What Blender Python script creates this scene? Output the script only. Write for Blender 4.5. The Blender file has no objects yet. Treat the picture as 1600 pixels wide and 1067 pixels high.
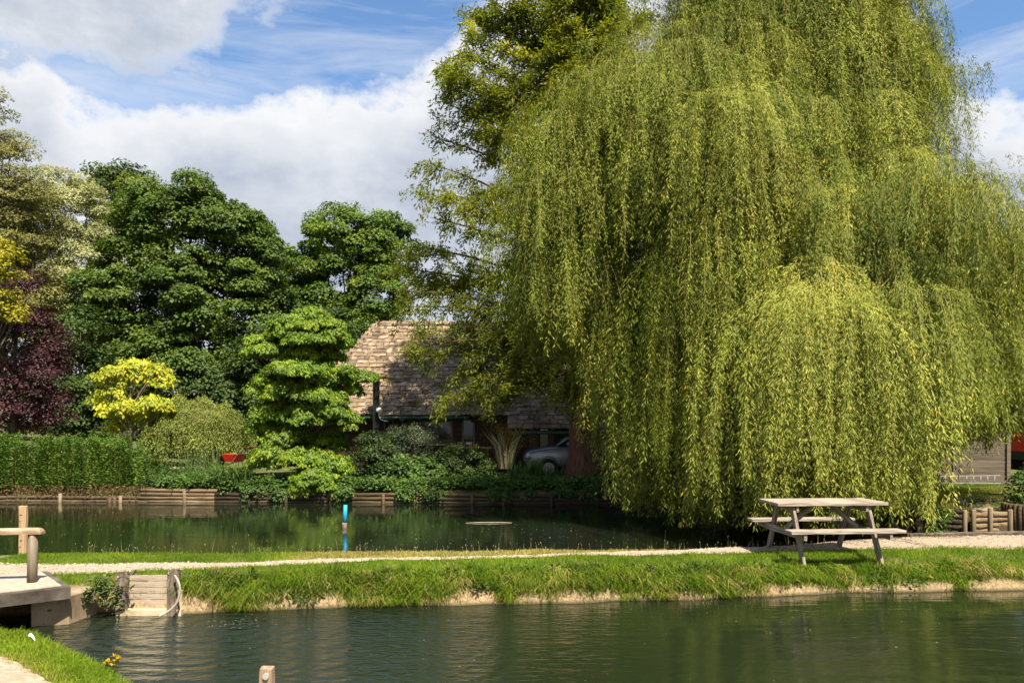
import bpy, bmesh, math, random
import numpy as np
from mathutils import Vector, Matrix

R = math.radians
random.seed(7)
rng = np.random.default_rng(11)
scene = bpy.context.scene
col = scene.collection

# ------------------------------------------------------------------ view geometry (used to measure the photograph)
FPX, CX, HY, CAMZ = 1250.0, 800.0, 660.0, 2.3

def W(px, py, Y):
    """point of the place seen at photo pixel (px, py) at distance Y"""
    return np.array([(px - CX) / FPX * Y, Y, CAMZ + (HY - py) / FPX * Y])

# ------------------------------------------------------------------ materials
def new_mat(name):
    m = bpy.data.materials.new(name)
    m.use_nodes = True
    nt = m.node_tree
    nt.nodes.clear()
    out = nt.nodes.new('ShaderNodeOutputMaterial')
    return m, nt, out

def N(nt, kind, **kw):
    n = nt.nodes.new(kind)
    for k, v in kw.items():
        if k.startswith('i_'):
            n.inputs[k[2:].replace('_', ' ')].default_value = v
        else:
            setattr(n, k, v)
    return n

def L(nt, a, b):
    nt.links.new(a, b)

def ramp(nt, fac, stops, interp='LINEAR'):
    r = nt.nodes.new('ShaderNodeValToRGB')
    r.color_ramp.interpolation = interp
    els = r.color_ramp.elements
    while len(els) > 1:
        els.remove(els[-1])
    els[0].position = stops[0][0]
    els[0].color = (*stops[0][1], 1)
    for p, c in stops[1:]:
        e = els.new(p)
        e.color = (*c, 1)
    if fac is not None:
        L(nt, fac, r.inputs[0])
    return r.outputs[0]

def noise(nt, scale, detail=4, rough=.55, vec=None, dist=0.0):
    n = N(nt, 'ShaderNodeTexNoise')
    n.inputs['Scale'].default_value = scale
    n.inputs['Detail'].default_value = detail
    n.inputs['Roughness'].default_value = rough
    n.inputs['Distortion'].default_value = dist
    if vec is not None:
        L(nt, vec, n.inputs['Vector'])
    return n.outputs['Fac']

def coords(nt, kind='Object', scale=None):
    t = N(nt, 'ShaderNodeTexCoord').outputs[kind]
    if scale:
        m = N(nt, 'ShaderNodeMapping')
        m.inputs['Scale'].default_value = scale
        L(nt, t, m.inputs['Vector'])
        return m.outputs[0]
    return t

def math_n(nt, op, a, b=None, clamp=False):
    m = N(nt, 'ShaderNodeMath', operation=op, use_clamp=clamp)
    for i, v in enumerate((a, b)):
        if v is None:
            continue
        if isinstance(v, (int, float)):
            m.inputs[i].default_value = v
        else:
            L(nt, v, m.inputs[i])
    return m.outputs[0]

def mixc(nt, fac, a, b, mode='MIX'):
    m = N(nt, 'ShaderNodeMix', data_type='RGBA', blend_type=mode)
    for i, v in ((0, fac), (6, a), (7, b)):
        if isinstance(v, (int, float)):
            m.inputs[i].default_value = v
        elif isinstance(v, tuple):
            m.inputs[i].default_value = (*v, 1)
        else:
            L(nt, v, m.inputs[i])
    return m.outputs[2]

def bump(nt, h, strength=.4, dist=.02):
    b = N(nt, 'ShaderNodeBump')
    b.inputs['Strength'].default_value = strength
    b.inputs['Distance'].default_value = dist
    L(nt, h, b.inputs['Height'])
    return b.outputs[0]

def leaf_mat(name, stops, transl=.42, gloss=.05, rough=.45, var=.35):
    """leaves: each leaf takes its own tint, a slow noise shifts whole boughs a little"""
    m, nt, out = new_mat(name)
    a = N(nt, 'ShaderNodeAttribute', attribute_name='tint')
    c = ramp(nt, a.outputs['Fac'], stops)
    n = noise(nt, .9, 3, vec=coords(nt))
    v = ramp(nt, n, [(.3, (1 - var,) * 3), (.7, (1 + var * .6,) * 3)])
    c = mixc(nt, 1.0, c, v, 'MULTIPLY')
    d = N(nt, 'ShaderNodeBsdfDiffuse')
    t = N(nt, 'ShaderNodeBsdfTranslucent')
    L(nt, c, d.inputs[0])
    tc = mixc(nt, 1.0, c, (1.25, 1.18, .5), 'MULTIPLY')
    L(nt, tc, t.inputs[0])
    mx = N(nt, 'ShaderNodeMixShader')
    mx.inputs[0].default_value = transl
    L(nt, d.outputs[0], mx.inputs[1])
    L(nt, t.outputs[0], mx.inputs[2])
    g = N(nt, 'ShaderNodeBsdfGlossy')
    g.inputs['Roughness'].default_value = rough + .12
    g.inputs['Color'].default_value = (.9, .95, .9, 1)
    m2 = N(nt, 'ShaderNodeMixShader')
    m2.inputs[0].default_value = gloss * .45
    L(nt, mx.outputs[0], m2.inputs[1])
    L(nt, g.outputs[0], m2.inputs[2])
    L(nt, m2.outputs[0], out.inputs[0])
    return m

def surf_mat(name, stops, scale=(1, 1, 1), nscale=6, detail=6, rough=.8, bmp=.4, bdist=.01, dist=0., metallic=0., kind='Object', spec=.3, coat=0., spots=None, tinted=0.):
    m, nt, out = new_mat(name)
    p = N(nt, 'ShaderNodeBsdfPrincipled')
    v = coords(nt, kind, scale)
    n = noise(nt, nscale, detail, .6, v, dist)
    c = ramp(nt, n, stops)
    if spots:
        sc, thr, sc_col = spots
        n2 = noise(nt, sc, 5, .6, coords(nt, kind))
        f = ramp(nt, n2, [(thr, (0, 0, 0)), (thr + .07, (1, 1, 1))])
        c = mixc(nt, f, c, sc_col)
    if tinted:
        a = N(nt, 'ShaderNodeAttribute', attribute_name='tint')
        t = ramp(nt, a.outputs['Fac'], [(0, (1 - tinted,) * 3), (1, (1 + tinted * .7,) * 3)])
        c = mixc(nt, 1.0, c, t, 'MULTIPLY')
    L(nt, c, p.inputs['Base Color'])
    p.inputs['Roughness'].default_value = rough
    p.inputs['Metallic'].default_value = metallic
    p.inputs['Specular IOR Level'].default_value = spec
    p.inputs['Coat Weight'].default_value = coat
    if bmp:
        L(nt, bump(nt, n, bmp, bdist), p.inputs['Normal'])
    L(nt, p.outputs[0], out.inputs[0])
    return m

# ------------------------------------------------------------------ geometry collector
class Geo:
    def __init__(s):
        s.v, s.f, s.m, s.t, s.n = [], [], [], [], 0      # verts, faces (per size), material index, tint

    def add(s, verts, faces, tint=None, mi=0):
        verts = np.asarray(verts, dtype=np.float64).reshape(-1, 3)
        faces = np.asarray(faces, dtype=np.int64)
        s.v.append(verts)
        s.f.append(faces + s.n)
        s.m.append(np.full(len(faces), mi, dtype=np.int32))
        if tint is None:
            tint = np.full(len(verts), .5)
        s.t.append(np.broadcast_to(np.asarray(tint, dtype=np.float64), (len(verts),)))
        s.n += len(verts)

    def leaves(s, P, axis, normal, length, width, tint, mi=0, fold=.18, wide=.45):
        """rhombic leaves: base, two sides, tip, folded a little along the midrib"""
        n = len(P)
        if n == 0:
            return
        a = axis / (np.linalg.norm(axis, axis=1, keepdims=True) + 1e-9)
        b = np.cross(a, normal)
        b /= np.linalg.norm(b, axis=1, keepdims=True) + 1e-9
        nn = np.cross(b, a)
        l = np.broadcast_to(np.asarray(length, float), (n,))[:, None]
        w = np.broadcast_to(np.asarray(width, float), (n,))[:, None] * .5
        V = np.empty((n, 4, 3))
        V[:, 0] = P
        V[:, 1] = P + a * l * wide + b * w + nn * w * fold
        V[:, 2] = P + a * l
        V[:, 3] = P + a * l * wide - b * w + nn * w * fold
        F = np.arange(n)[:, None] * 4 + np.array([0, 1, 2, 3])
        s.add(V.reshape(-1, 3), F, np.repeat(tint, 4), mi)

    def blades(s, P, up, lean, height, width, tint, mi=0, droop=.5, side=None):
        """grass-like blades in two segments: base pair, middle pair, tip"""
        n = len(P)
        h = np.broadcast_to(np.asarray(height, float), (n,))[:, None]
        w = np.broadcast_to(np.asarray(width, float), (n,))[:, None] * .5
        if side is None:
            ang = rng.uniform(0, 2 * np.pi, n)
            side = np.stack([np.cos(ang), np.sin(ang), np.zeros(n)], 1)
        mid = P + up * h * .55 + lean * h * .22
        tip = P + up * h * (1 - droop * .55) + lean * h * (.5 + droop * .55)
        V = np.empty((n, 5, 3))
        V[:, 0] = P - side * w
        V[:, 1] = P + side * w
        V[:, 2] = mid + side * w * .8
        V[:, 3] = mid - side * w * .8
        V[:, 4] = tip
        k = np.arange(n)[:, None] * 5
        V = V.reshape(-1, 3)
        t = np.repeat(tint, 5)
        s.add(V, k + np.array([0, 1, 2, 3]), t, mi)
        s.f.append(k + np.array([3, 2, 4]) + s.n - len(V))
        s.m.append(np.full(n, mi, dtype=np.int32))

    def tube(s, pts, radii, sides=7, mi=0, tint=.5, cap=True, wob=0.):
        pts = np.asarray(pts, float)
        n = len(pts)
        radii = np.broadcast_to(np.asarray(radii, float), (n,))
        d = np.gradient(pts, axis=0)
        d /= np.linalg.norm(d, axis=1, keepdims=True) + 1e-9
        ref = np.array([0, 0, 1.0]) if abs(d[:, 2]).mean() < .8 else np.array([1.0, 0, 0])
        u = np.cross(d, ref)
        u /= np.linalg.norm(u, axis=1, keepdims=True) + 1e-9
        w = np.cross(d, u)
        th = np.arange(sides) / sides * 2 * np.pi
        rr = radii[:, None] * (1 + wob * rng.normal(0, 1, (n, sides)))
        V = pts[:, None] + (u[:, None] * np.cos(th)[None, :, None] + w[:, None] * np.sin(th)[None, :, None]) * rr[..., None]
        i, j = np.meshgrid(np.arange(n - 1), np.arange(sides), indexing='ij')
        a = i * sides + j
        b = i * sides + (j + 1) % sides
        F = np.stack([a, b, b + sides, a + sides], -1).reshape(-1, 4)
        s.add(V.reshape(-1, 3), F, tint, mi)
        if cap:
            base = s.n - n * sides
            for ring in (0, n - 1):
                c = np.arange(sides) + base + ring * sides
                if ring == 0:
                    c = c[::-1]
                s.f.append(c[None, :])
                s.m.append(np.full(1, mi, dtype=np.int32))

    def box(s, c, size, mi=0, tint=.5, M=None, jit=0.):
        c = np.asarray(c, float)
        h = np.asarray(size, float) / 2
        sg = np.array([[-1, -1, -1], [1, -1, -1], [1, 1, -1], [-1, 1, -1], [-1, -1, 1], [1, -1, 1], [1, 1, 1], [-1, 1, 1]], float)
        V = sg * h
        if jit:
            V = V + rng.normal(0, jit, V.shape)
        if M is not None:
            V = V @ np.asarray(M).T
        F = np.array([[0, 3, 2, 1], [4, 5, 6, 7], [0, 1, 5, 4], [1, 2, 6, 5], [2, 3, 7, 6], [3, 0, 4, 7]])
        s.add(V + c, F, tint, mi)

    def build(s, name, mats, parent=None, smooth=False, origin=None):
        if not isinstance(mats, (list, tuple)):
            mats = [mats]
        V = np.concatenate(s.v)
        org = np.zeros(3) if origin is None else np.asarray(origin, float)
        if parent is not None:
            org = np.array(parent.matrix_basis.translation)
            p = parent.parent
            while p is not None:
                org = org + np.array(p.matrix_basis.translation)
                p = p.parent
        V = V - org
        me = bpy.data.meshes.new(name)
        me.vertices.add(len(V))
        me.vertices.foreach_set('co', V.astype(np.float32).ravel())
        sizes = np.concatenate([np.full(len(f), f.shape[1], dtype=np.int32) for f in s.f])
        loops = np.concatenate([f.ravel() for f in s.f]).astype(np.int32)
        me.loops.add(len(loops))
        me.loops.foreach_set('vertex_index', loops)
        me.polygons.add(len(sizes))
        starts = np.concatenate([[0], np.cumsum(sizes)[:-1]]).astype(np.int32)
        me.polygons.foreach_set('loop_start', starts)
        try:
            me.polygons.foreach_set('loop_total', sizes)
        except Exception:
            pass
        me.polygons.foreach_set('material_index', np.concatenate(s.m))
        me.polygons.foreach_set('use_smooth', np.full(len(sizes), smooth, dtype=bool))
        at = me.attributes.new('tint', 'FLOAT', 'POINT')
        at.data.foreach_set('value', np.concatenate(s.t).astype(np.float32))
        me.update(calc_edges=True)
        for m in mats:
            me.materials.append(m)
        o = bpy.data.objects.new(name, me)
        col.objects.link(o)
        if parent is not None:
            o.parent = parent
        else:
            o.location = org
        return o

def tag(o, label=None, cat=None, group=None, kind=None):
    if label: o['label'] = label
    if cat: o['category'] = cat
    if group: o['group'] = group
    if kind: o['kind'] = kind
    return o

def thing(name, label, cat, loc, group=None):
    o = bpy.data.objects.new(name, None)
    o.empty_display_size = .2
    col.objects.link(o)
    o.location = Vector([float(x) for x in loc])
    return tag(o, label, cat, group)

def plank(name, p0, p1, width, thick, mat, parent=None, up=(0, 0, 1), bev=.006, jit=.0015, seg=8, roll=0.):
    """a sawn board from p0 to p1 with its own long axis as local X, edges eased"""
    p0, p1 = Vector(p0), Vector(p1)
    x = (p1 - p0)
    ln = x.length
    x.normalize()
    z = Vector(up)
    z = (z - x * z.dot(x)).normalized()
    if roll:
        z = Matrix.Rotation(roll, 3, x) @ z
    y = z.cross(x)
    bm = bmesh.new()
    bmesh.ops.create_cube(bm, size=1)
    bmesh.ops.scale(bm, vec=(ln, width, thick), verts=bm.verts)
    cuts = [e for e in bm.edges if abs((e.verts[0].co - e.verts[1].co).normalized().x) > .9]
    bmesh.ops.subdivide_edges(bm, edges=cuts, cuts=seg, use_grid_fill=True)
    long_e = [e for e in bm.edges if e.is_manifold and e.calc_face_angle(0) > 1]
    bmesh.ops.bevel(bm, geom=long_e, offset=bev, segments=2, profile=.6, affect='EDGES')
    for v in bm.verts:
        v.co += Vector((random.gauss(0, jit), random.gauss(0, jit), random.gauss(0, jit)))
    me = bpy.data.meshes.new(name)
    bm.to_mesh(me)
    bm.free()
    me.materials.append(mat)
    o = bpy.data.objects.new(name, me)
    col.objects.link(o)
    M = Matrix((x, y, z)).transposed().to_4x4()
    M.translation = (p0 + p1) / 2
    if parent is not None:
        off = parent.matrix_basis.translation.copy()
        p = parent.parent
        while p is not None:
            off += p.matrix_basis.translation
            p = p.parent
        M.translation -= off
        o.parent = parent
    o.matrix_basis = M
    return o

def unit(v):
    return v / (np.linalg.norm(v, axis=-1, keepdims=True) + 1e-9)

def sphere_dirs(n, zmin=-1.0):
    z = rng.uniform(zmin, 1, n)
    a = rng.uniform(0, 2 * np.pi, n)
    r = np.sqrt(1 - z * z)
    return np.stack([r * np.cos(a), r * np.sin(a), z], 1)

def bez(p0, p1, p2, n=8):
    t = np.linspace(0, 1, n)[:, None]
    return (1 - t) ** 2 * np.asarray(p0) + 2 * t * (1 - t) * np.asarray(p1) + t * t * np.asarray(p2)
# ------------------------------------------------------------------ light, sky, camera
SUN_AZ = R(25)          # to the right of straight behind the camera
SUN_EL = R(58)
to_sun = Vector((math.sin(SUN_AZ) * math.cos(SUN_EL), -math.cos(SUN_AZ) * math.cos(SUN_EL), math.sin(SUN_EL)))
sl = bpy.data.lights.new('sun', 'SUN')
sl.energy = 5.0
sl.angle = R(.55)
sl.color = (1.0, .90, .72)
so = bpy.data.objects.new('sun', sl)
col.objects.link(so)
so.rotation_euler = to_sun.to_track_quat('Z', 'Y').to_euler()
so.location = (20, -20, 40)

w = bpy.data.worlds.new('World')
scene.world = w
w.use_nodes = True
nt = w.node_tree
nt.nodes.clear()
wout = N(nt, 'ShaderNodeOutputWorld')
sky = N(nt, 'ShaderNodeTexSky', sky_type='NISHITA')
sky.sun_disc = False
sky.sun_elevation = SUN_EL
# Nishita: rotation 0 puts the sun at +Y, growing clockwise seen from above
sky.sun_rotation = math.atan2(to_sun.x, to_sun.y)
sky.ozone_density = 2.5
sky.air_density = 1.0
sky.dust_density = .6
SKY_STR = .088
d = N(nt, 'ShaderNodeTexCoord').outputs['Generated']
sep = N(nt, 'ShaderNodeSeparateXYZ')
L(nt, d, sep.inputs[0])
az = math_n(nt, 'ARCTAN2', sep.outputs[0], sep.outputs[1])
el = math_n(nt, 'ARCSINE', sep.outputs[2])

def azel(px, py):
    x, y, z = (px - CX) / FPX, 1.0, (HY - py) / FPX
    return math.atan2(x, y), math.asin(z / math.sqrt(x * x + y * y + z * z))

# direction-space noise (x east, y height stretched)
comb = N(nt, 'ShaderNodeCombineXYZ')
L(nt, az, comb.inputs[0])
L(nt, math_n(nt, 'MULTIPLY', el, 1.5), comb.inputs[1])
vec = comb.outputs[0]
n_big = noise(nt, 5.0, 6, .55, vec)
n_fine = noise(nt, 13.0, 8, .62, vec)
n_puff = noise(nt, 22.0, 5, .6, vec)
# height of the cloud bank's top over azimuth, measured along the photograph
top = N(nt, 'ShaderNodeFloatCurve')
cv = top.mapping.curves[0]
prof = [(-1400, 60), (-600, 70), (0, 62), (50, 78), (75, 95), (120, 150), (200, 168), (290, 160), (360, 152), (450, 142), (560, 140), (640, 120), (700, 60), (800, 0), (1000, -40), (1250, -30), (1430, 20), (1480, 100), (1560, 165), (1640, 170), (1900, 120), (3000, 100)]
AZ0, AZ1, EL1 = -1.6, 1.6, 1.0
pts = []
for px, py in prof:
    a, e = azel(px, py)
    pts.append(((a - AZ0) / (AZ1 - AZ0), e / EL1))
cv.points[0].location = (0, .4)
cv.points[1].location = (1, .4)
for p in pts:
    if 0.01 < p[0] < .99:
        cv.points.new(*p)
for p in cv.points:
    p.handle_type = 'AUTO_CLAMPED'
top.mapping.update()
L(nt, math_n(nt, 'DIVIDE', math_n(nt, 'SUBTRACT', az, AZ0), AZ1 - AZ0), top.inputs['Value'])
t_el = top.outputs[0]
edge = math_n(nt, 'ADD', t_el, math_n(nt, 'MULTIPLY', math_n(nt, 'SUBTRACT', n_fine, .5), .11))
edge = math_n(nt, 'ADD', edge, math_n(nt, 'MULTIPLY', math_n(nt, 'SUBTRACT', n_puff, .5), .045))
depth = math_n(nt, 'SUBTRACT', edge, el)          # how far below the top
m1 = N(nt, 'ShaderNodeMapRange', interpolation_type='SMOOTHSTEP')
m1.inputs['From Min'].default_value = -.012
m1.inputs['From Max'].default_value = .026
L(nt, depth, m1.inputs['Value'])
bank = m1.outputs[0]
# grey cloud in the upper left
a0, e0 = azel(50, -60)
dx = math_n(nt, 'MULTIPLY', math_n(nt, 'SUBTRACT', az, a0), 3.6)
dy = math_n(nt, 'MULTIPLY', math_n(nt, 'SUBTRACT', el, e0), 9.0)
rr = math_n(nt, 'SQRT', math_n(nt, 'ADD', math_n(nt, 'MULTIPLY', dx, dx), math_n(nt, 'MULTIPLY', dy, dy)))
rr = math_n(nt, 'ADD', rr, math_n(nt, 'MULTIPLY', math_n(nt, 'SUBTRACT', n_fine, .5), .9))
m2 = N(nt, 'ShaderNodeMapRange', interpolation_type='SMOOTHSTEP')
m2.inputs['From Min'].default_value = .95
m2.inputs['From Max'].default_value = .62
L(nt, rr, m2.inputs['Value'])
puff2 = m2.outputs[0]
# thin high streaks
mp = N(nt, 'ShaderNodeMapping')
mp.inputs['Rotation'].default_value = (0, 0, R(-14))
mp.inputs['Scale'].default_value = (2.2, 9, 1)
L(nt, vec, mp.inputs['Vector'])
n_c = noise(nt, 1.6, 7, .6, mp.outputs[0], .6)
cir = ramp(nt, n_c, [(.42, (0, 0, 0)), (.75, (.55, .55, .55))])
# colours of the clouds: bright sunlit tops, lilac grey lower down
low = ramp(nt, math_n(nt, 'ADD', math_n(nt, 'MULTIPLY', n_big, .8), math_n(nt, 'MULTIPLY', n_fine, .35)), [(.44, (.46, .52, .64)), (.58, (.63, .67, .75)), (.70, (.78, .81, .86)), (.82, (.97, .97, .97))])
tp = N(nt, 'ShaderNodeMapRange')
tp.inputs['From Min'].default_value = .0
tp.inputs['From Max'].default_value = .075
L(nt, depth, tp.inputs['Value'])
ccol = mixc(nt, tp.outputs[0], (1.0, 1.0, 1.0), low)
pcol = ramp(nt, math_n(nt, 'ADD', math_n(nt, 'MULTIPLY', n_fine, .7), math_n(nt, 'MULTIPLY', n_big, .4)), [(.42, (.50, .56, .66)), (.58, (.66, .70, .77)), (.72, (.88, .89, .92))])
ccol = mixc(nt, puff2, ccol, pcol)
mask = math_n(nt, 'MAXIMUM', bank, puff2)
mask = math_n(nt, 'MAXIMUM', mask, cir)
b1 = N(nt, 'ShaderNodeBackground')
sat = N(nt, 'ShaderNodeHueSaturation')
sat.inputs['Saturation'].default_value = 1.12
L(nt, sky.outputs[0], sat.inputs['Color'])
L(nt, sat.outputs[0], b1.inputs[0])
b1.inputs[1].default_value = SKY_STR
b2 = N(nt, 'ShaderNodeBackground')
L(nt, ccol, b2.inputs[0])
b2.inputs[1].default_value = .45
mx = N(nt, 'ShaderNodeMixShader')
L(nt, mask, mx.inputs[0])
L(nt, b1.outputs[0], mx.inputs[1])
L(nt, b2.outputs[0], mx.inputs[2])
L(nt, mx.outputs[0], wout.inputs[0])

cam = bpy.data.cameras.new('camera')
co = bpy.data.objects.new('camera', cam)
col.objects.link(co)
co.location = (0, 0, CAMZ)
co.rotation_euler = (R(90), 0, 0)
cam.sensor_width = 36
cam.lens = FPX / 1600 * 36
cam.shift_y = (HY - 533.5) / 1600
cam.clip_start = .1
cam.clip_end = 3000
cam.dof.use_dof = True
cam.dof.focus_distance = 12.5
cam.dof.aperture_fstop = 2.8
scene.camera = co
scene.view_settings.view_transform = 'Standard'
scene.view_settings.look = 'None'
scene.view_settings.exposure = 1.2
scene.view_settings.gamma = 1.0
scene.cycles.max_bounces = 9
scene.cycles.diffuse_bounces = 7
scene.cycles.transmission_bounces = 7
scene.cycles.transparent_max_bounces = 8
scene.cycles.use_denoising = True
scene.cycles.sample_clamp_indirect = 6
# ------------------------------------------------------------------ ground, ponds, path
FAR_POND = np.array([(-60, 12.0), (-9, 12.0), (-7.2, 12.05), (-5, 12.12), (-2.3, 12.28), (0, 12.28), (2.5, 12.45), (4.4, 12.95), (6.2, 13.7), (7.4, 13.95), (9.5, 14.05), (12, 14.35), (17, 14.6),
                     (17, 15.5), (11.0, 15.55), (10.7, 16.0), (9.15, 16.05), (8.85, 15.75), (8.0, 15.95), (5.9, 16.4), (5.4, 19), (5.2, 22.3), (3, 22.6), (-15, 23.4), (-60, 24.5)], float)
NEAR_POND = np.array([(-60, 8.75), (-9, 8.9), (-6.6, 9.3), (-5.2, 9.62), (-4.2, 9.66), (-3.2, 9.75), (-1.8, 10.0), (0, 10.15), (2.2, 10.35), (4.3, 10.75), (6.4, 10.95), (8.6, 11.1), (11, 11.3), (30, 12),
                      (30, 3.6), (3, 4.2), (-.6, 4.5), (-2.1, 5.3), (-2.9, 6.3), (-3.7, 7.1), (-4.6, 7.95), (-5.6, 8.3), (-8, 8.5), (-60, 8.5)], float)

def signed_dist(P, poly):
    """distance to the polygon's outline, negative inside"""
    x, y = P[:, 0], P[:, 1]
    best = np.full(len(P), 1e9)
    inside = np.zeros(len(P), bool)
    n = len(poly)
    for i in range(n):
        a, b = poly[i], poly[(i + 1) % n]
        e = b - a
        t = np.clip(((x - a[0]) * e[0] + (y - a[1]) * e[1]) / (e @ e), 0, 1)
        dd = np.hypot(x - a[0] - t * e[0], y - a[1] - t * e[1])
        best = np.minimum(best, dd)
        cr = ((a[1] > y) != (b[1] > y)) & (x < (b[0] - a[0]) * (y - a[1]) / (b[1] - a[1] + 1e-12) + a[0])
        inside ^= cr
    return np.where(inside, -best, best)

def sstep(a, b, x):
    t = np.clip((x - a) / (b - a), 0, 1)
    return t * t * (3 - 2 * t)

def wob(X, Y, s):
    return (np.sin(X * 1.7 * s + 1.3) * np.cos(Y * 2.1 * s + .4) + .6 * np.sin(X * 4.1 * s + Y * 3.3 * s) + .4 * np.cos(X * 9.7 * s - Y * 7.9 * s + 2)) / 2

def H(X, Y):
    X = np.asarray(X, float); Y = np.asarray(Y, float)
    P = np.stack([X.ravel(), Y.ravel()], 1)
    dn = signed_dist(P, NEAR_POND).reshape(X.shape)
    df = signed_dist(P, FAR_POND).reshape(X.shape)
    dn = dn + .09 * wob(X, Y, .9)
    dd = np.minimum(dn, df)
    # height of each piece of land
    cause = .37 + .02 * wob(X, Y, .5)
    lip = np.where(X > 0, .34 - .12 * sstep(1.0, 5.5, X), .34)
    cause = lip + (cause - lip) * sstep(.05, .9, dn)
    farb = .38 + .25 * sstep(24, 28, Y) + .012 * np.clip(Y - 30, 0, 200)
    right = .57 + .03 * sstep(17, 22, Y) + .01 * np.clip(Y - 24, 0, 200)
    nearb = .27 + .35 * sstep(.3, 2.5, dn)
    h = np.where(Y < np.interp(X, [-9, -5.3, 30], [8.6, 9.0, 8.0]), nearb, cause)
    fb = sstep(14.1, 15.4, Y)
    land_far = farb + (right - farb) * sstep(4.5, 6.5, X)
    h = h * (1 - fb) + land_far * fb
    z = np.where(dd > 0, h * (1 - np.exp(-np.clip(dd, 0, 9) / .1)), -.7 * np.clip(-dd / .6, 0, 1) - .02)
    z = z - .20 * (1 - sstep(.8, 1.0, np.hypot((X - 10.2) / .86, (Y - 17.0) / 1.05)))
    return z + np.where(dd > .3, .012 * wob(X, Y, 2.2), 0)

def axis(parts):
    out = [parts[0][0]]
    for a, b, st in parts:
        out += list(np.arange(a, b, st)[1:]) + [b]
    return np.unique(np.round(out, 4))

gx = axis([(-400, -60, 34), (-60, -12, 2), (-12, 13, .14), (13, 40, 1.5), (40, 400, 36)])
gy = axis([(-60, 0, 6), (0, 4, .5), (4, 12.6, .07), (12.6, 17, .1), (17, 27, .25), (27, 60, 2), (60, 800, 40)])
XX, YY = np.meshgrid(gx, gy)
ZZ = H(XX, YY)
g = Geo()
ny, nx = XX.shape
i, j = np.meshgrid(np.arange(ny - 1), np.arange(nx - 1), indexing='ij')
a = (i * nx + j).ravel()
g.add(np.stack([XX.ravel(), YY.ravel(), ZZ.ravel()], 1), np.stack([a, a + 1, a + nx + 1, a + nx], 1))

m, nt, out = new_mat('earth_and_turf')
p = N(nt, 'ShaderNodeBsdfPrincipled')
geo = N(nt, 'ShaderNodeNewGeometry')
sp = N(nt, 'ShaderNodeSeparateXYZ'); L(nt, geo.outputs['Position'], sp.inputs[0])
sn = N(nt, 'ShaderNodeSeparateXYZ'); L(nt, geo.outputs['Normal'], sn.inputs[0])
v = coords(nt)
n1 = noise(nt, 2.2, 6, .6, v)
n2 = noise(nt, 26, 6, .65, v)
grass = ramp(nt, n2, [(.3, (.035, .06, .012)), (.7, (.09, .12, .025))])
dry = ramp(nt, n2, [(.3, (.16, .12, .06)), (.7, (.30, .24, .13))])
gcol = mixc(nt, ramp(nt, n1, [(.5, (0, 0, 0)), (.68, (1, 1, 1))]), grass, dry)
soil = ramp(nt, n2, [(.25, (.13, .085, .045)), (.5, (.29, .21, .12)), (.75, (.44, .34, .22))])
farside = ramp(nt, math_n(nt, 'MULTIPLY', sp.outputs[1], .02), [(.27, (0, 0, 0)), (.29, (1, 1, 1))])
soil = mixc(nt, farside, soil, (.055, .04, .025))
steep = ramp(nt, sn.outputs[2], [(.55, (1, 1, 1)), (.9, (0, 0, 0))])
c = mixc(nt, steep, gcol, soil)
wet = ramp(nt, sp.outputs[2], [(0.0, (1, 1, 1)), (.05, (0, 0, 0))])
c = mixc(nt, wet, c, (.05, .045, .025))
L(nt, c, p.inputs['Base Color'])
p.inputs['Roughness'].default_value = .95
p.inputs['Specular IOR Level'].default_value = .1
L(nt, bump(nt, n2, .8, .03), p.inputs['Normal'])
L(nt, p.outputs[0], out.inputs[0])
tag(g.build('ground', m, smooth=True), kind='structure')

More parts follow.
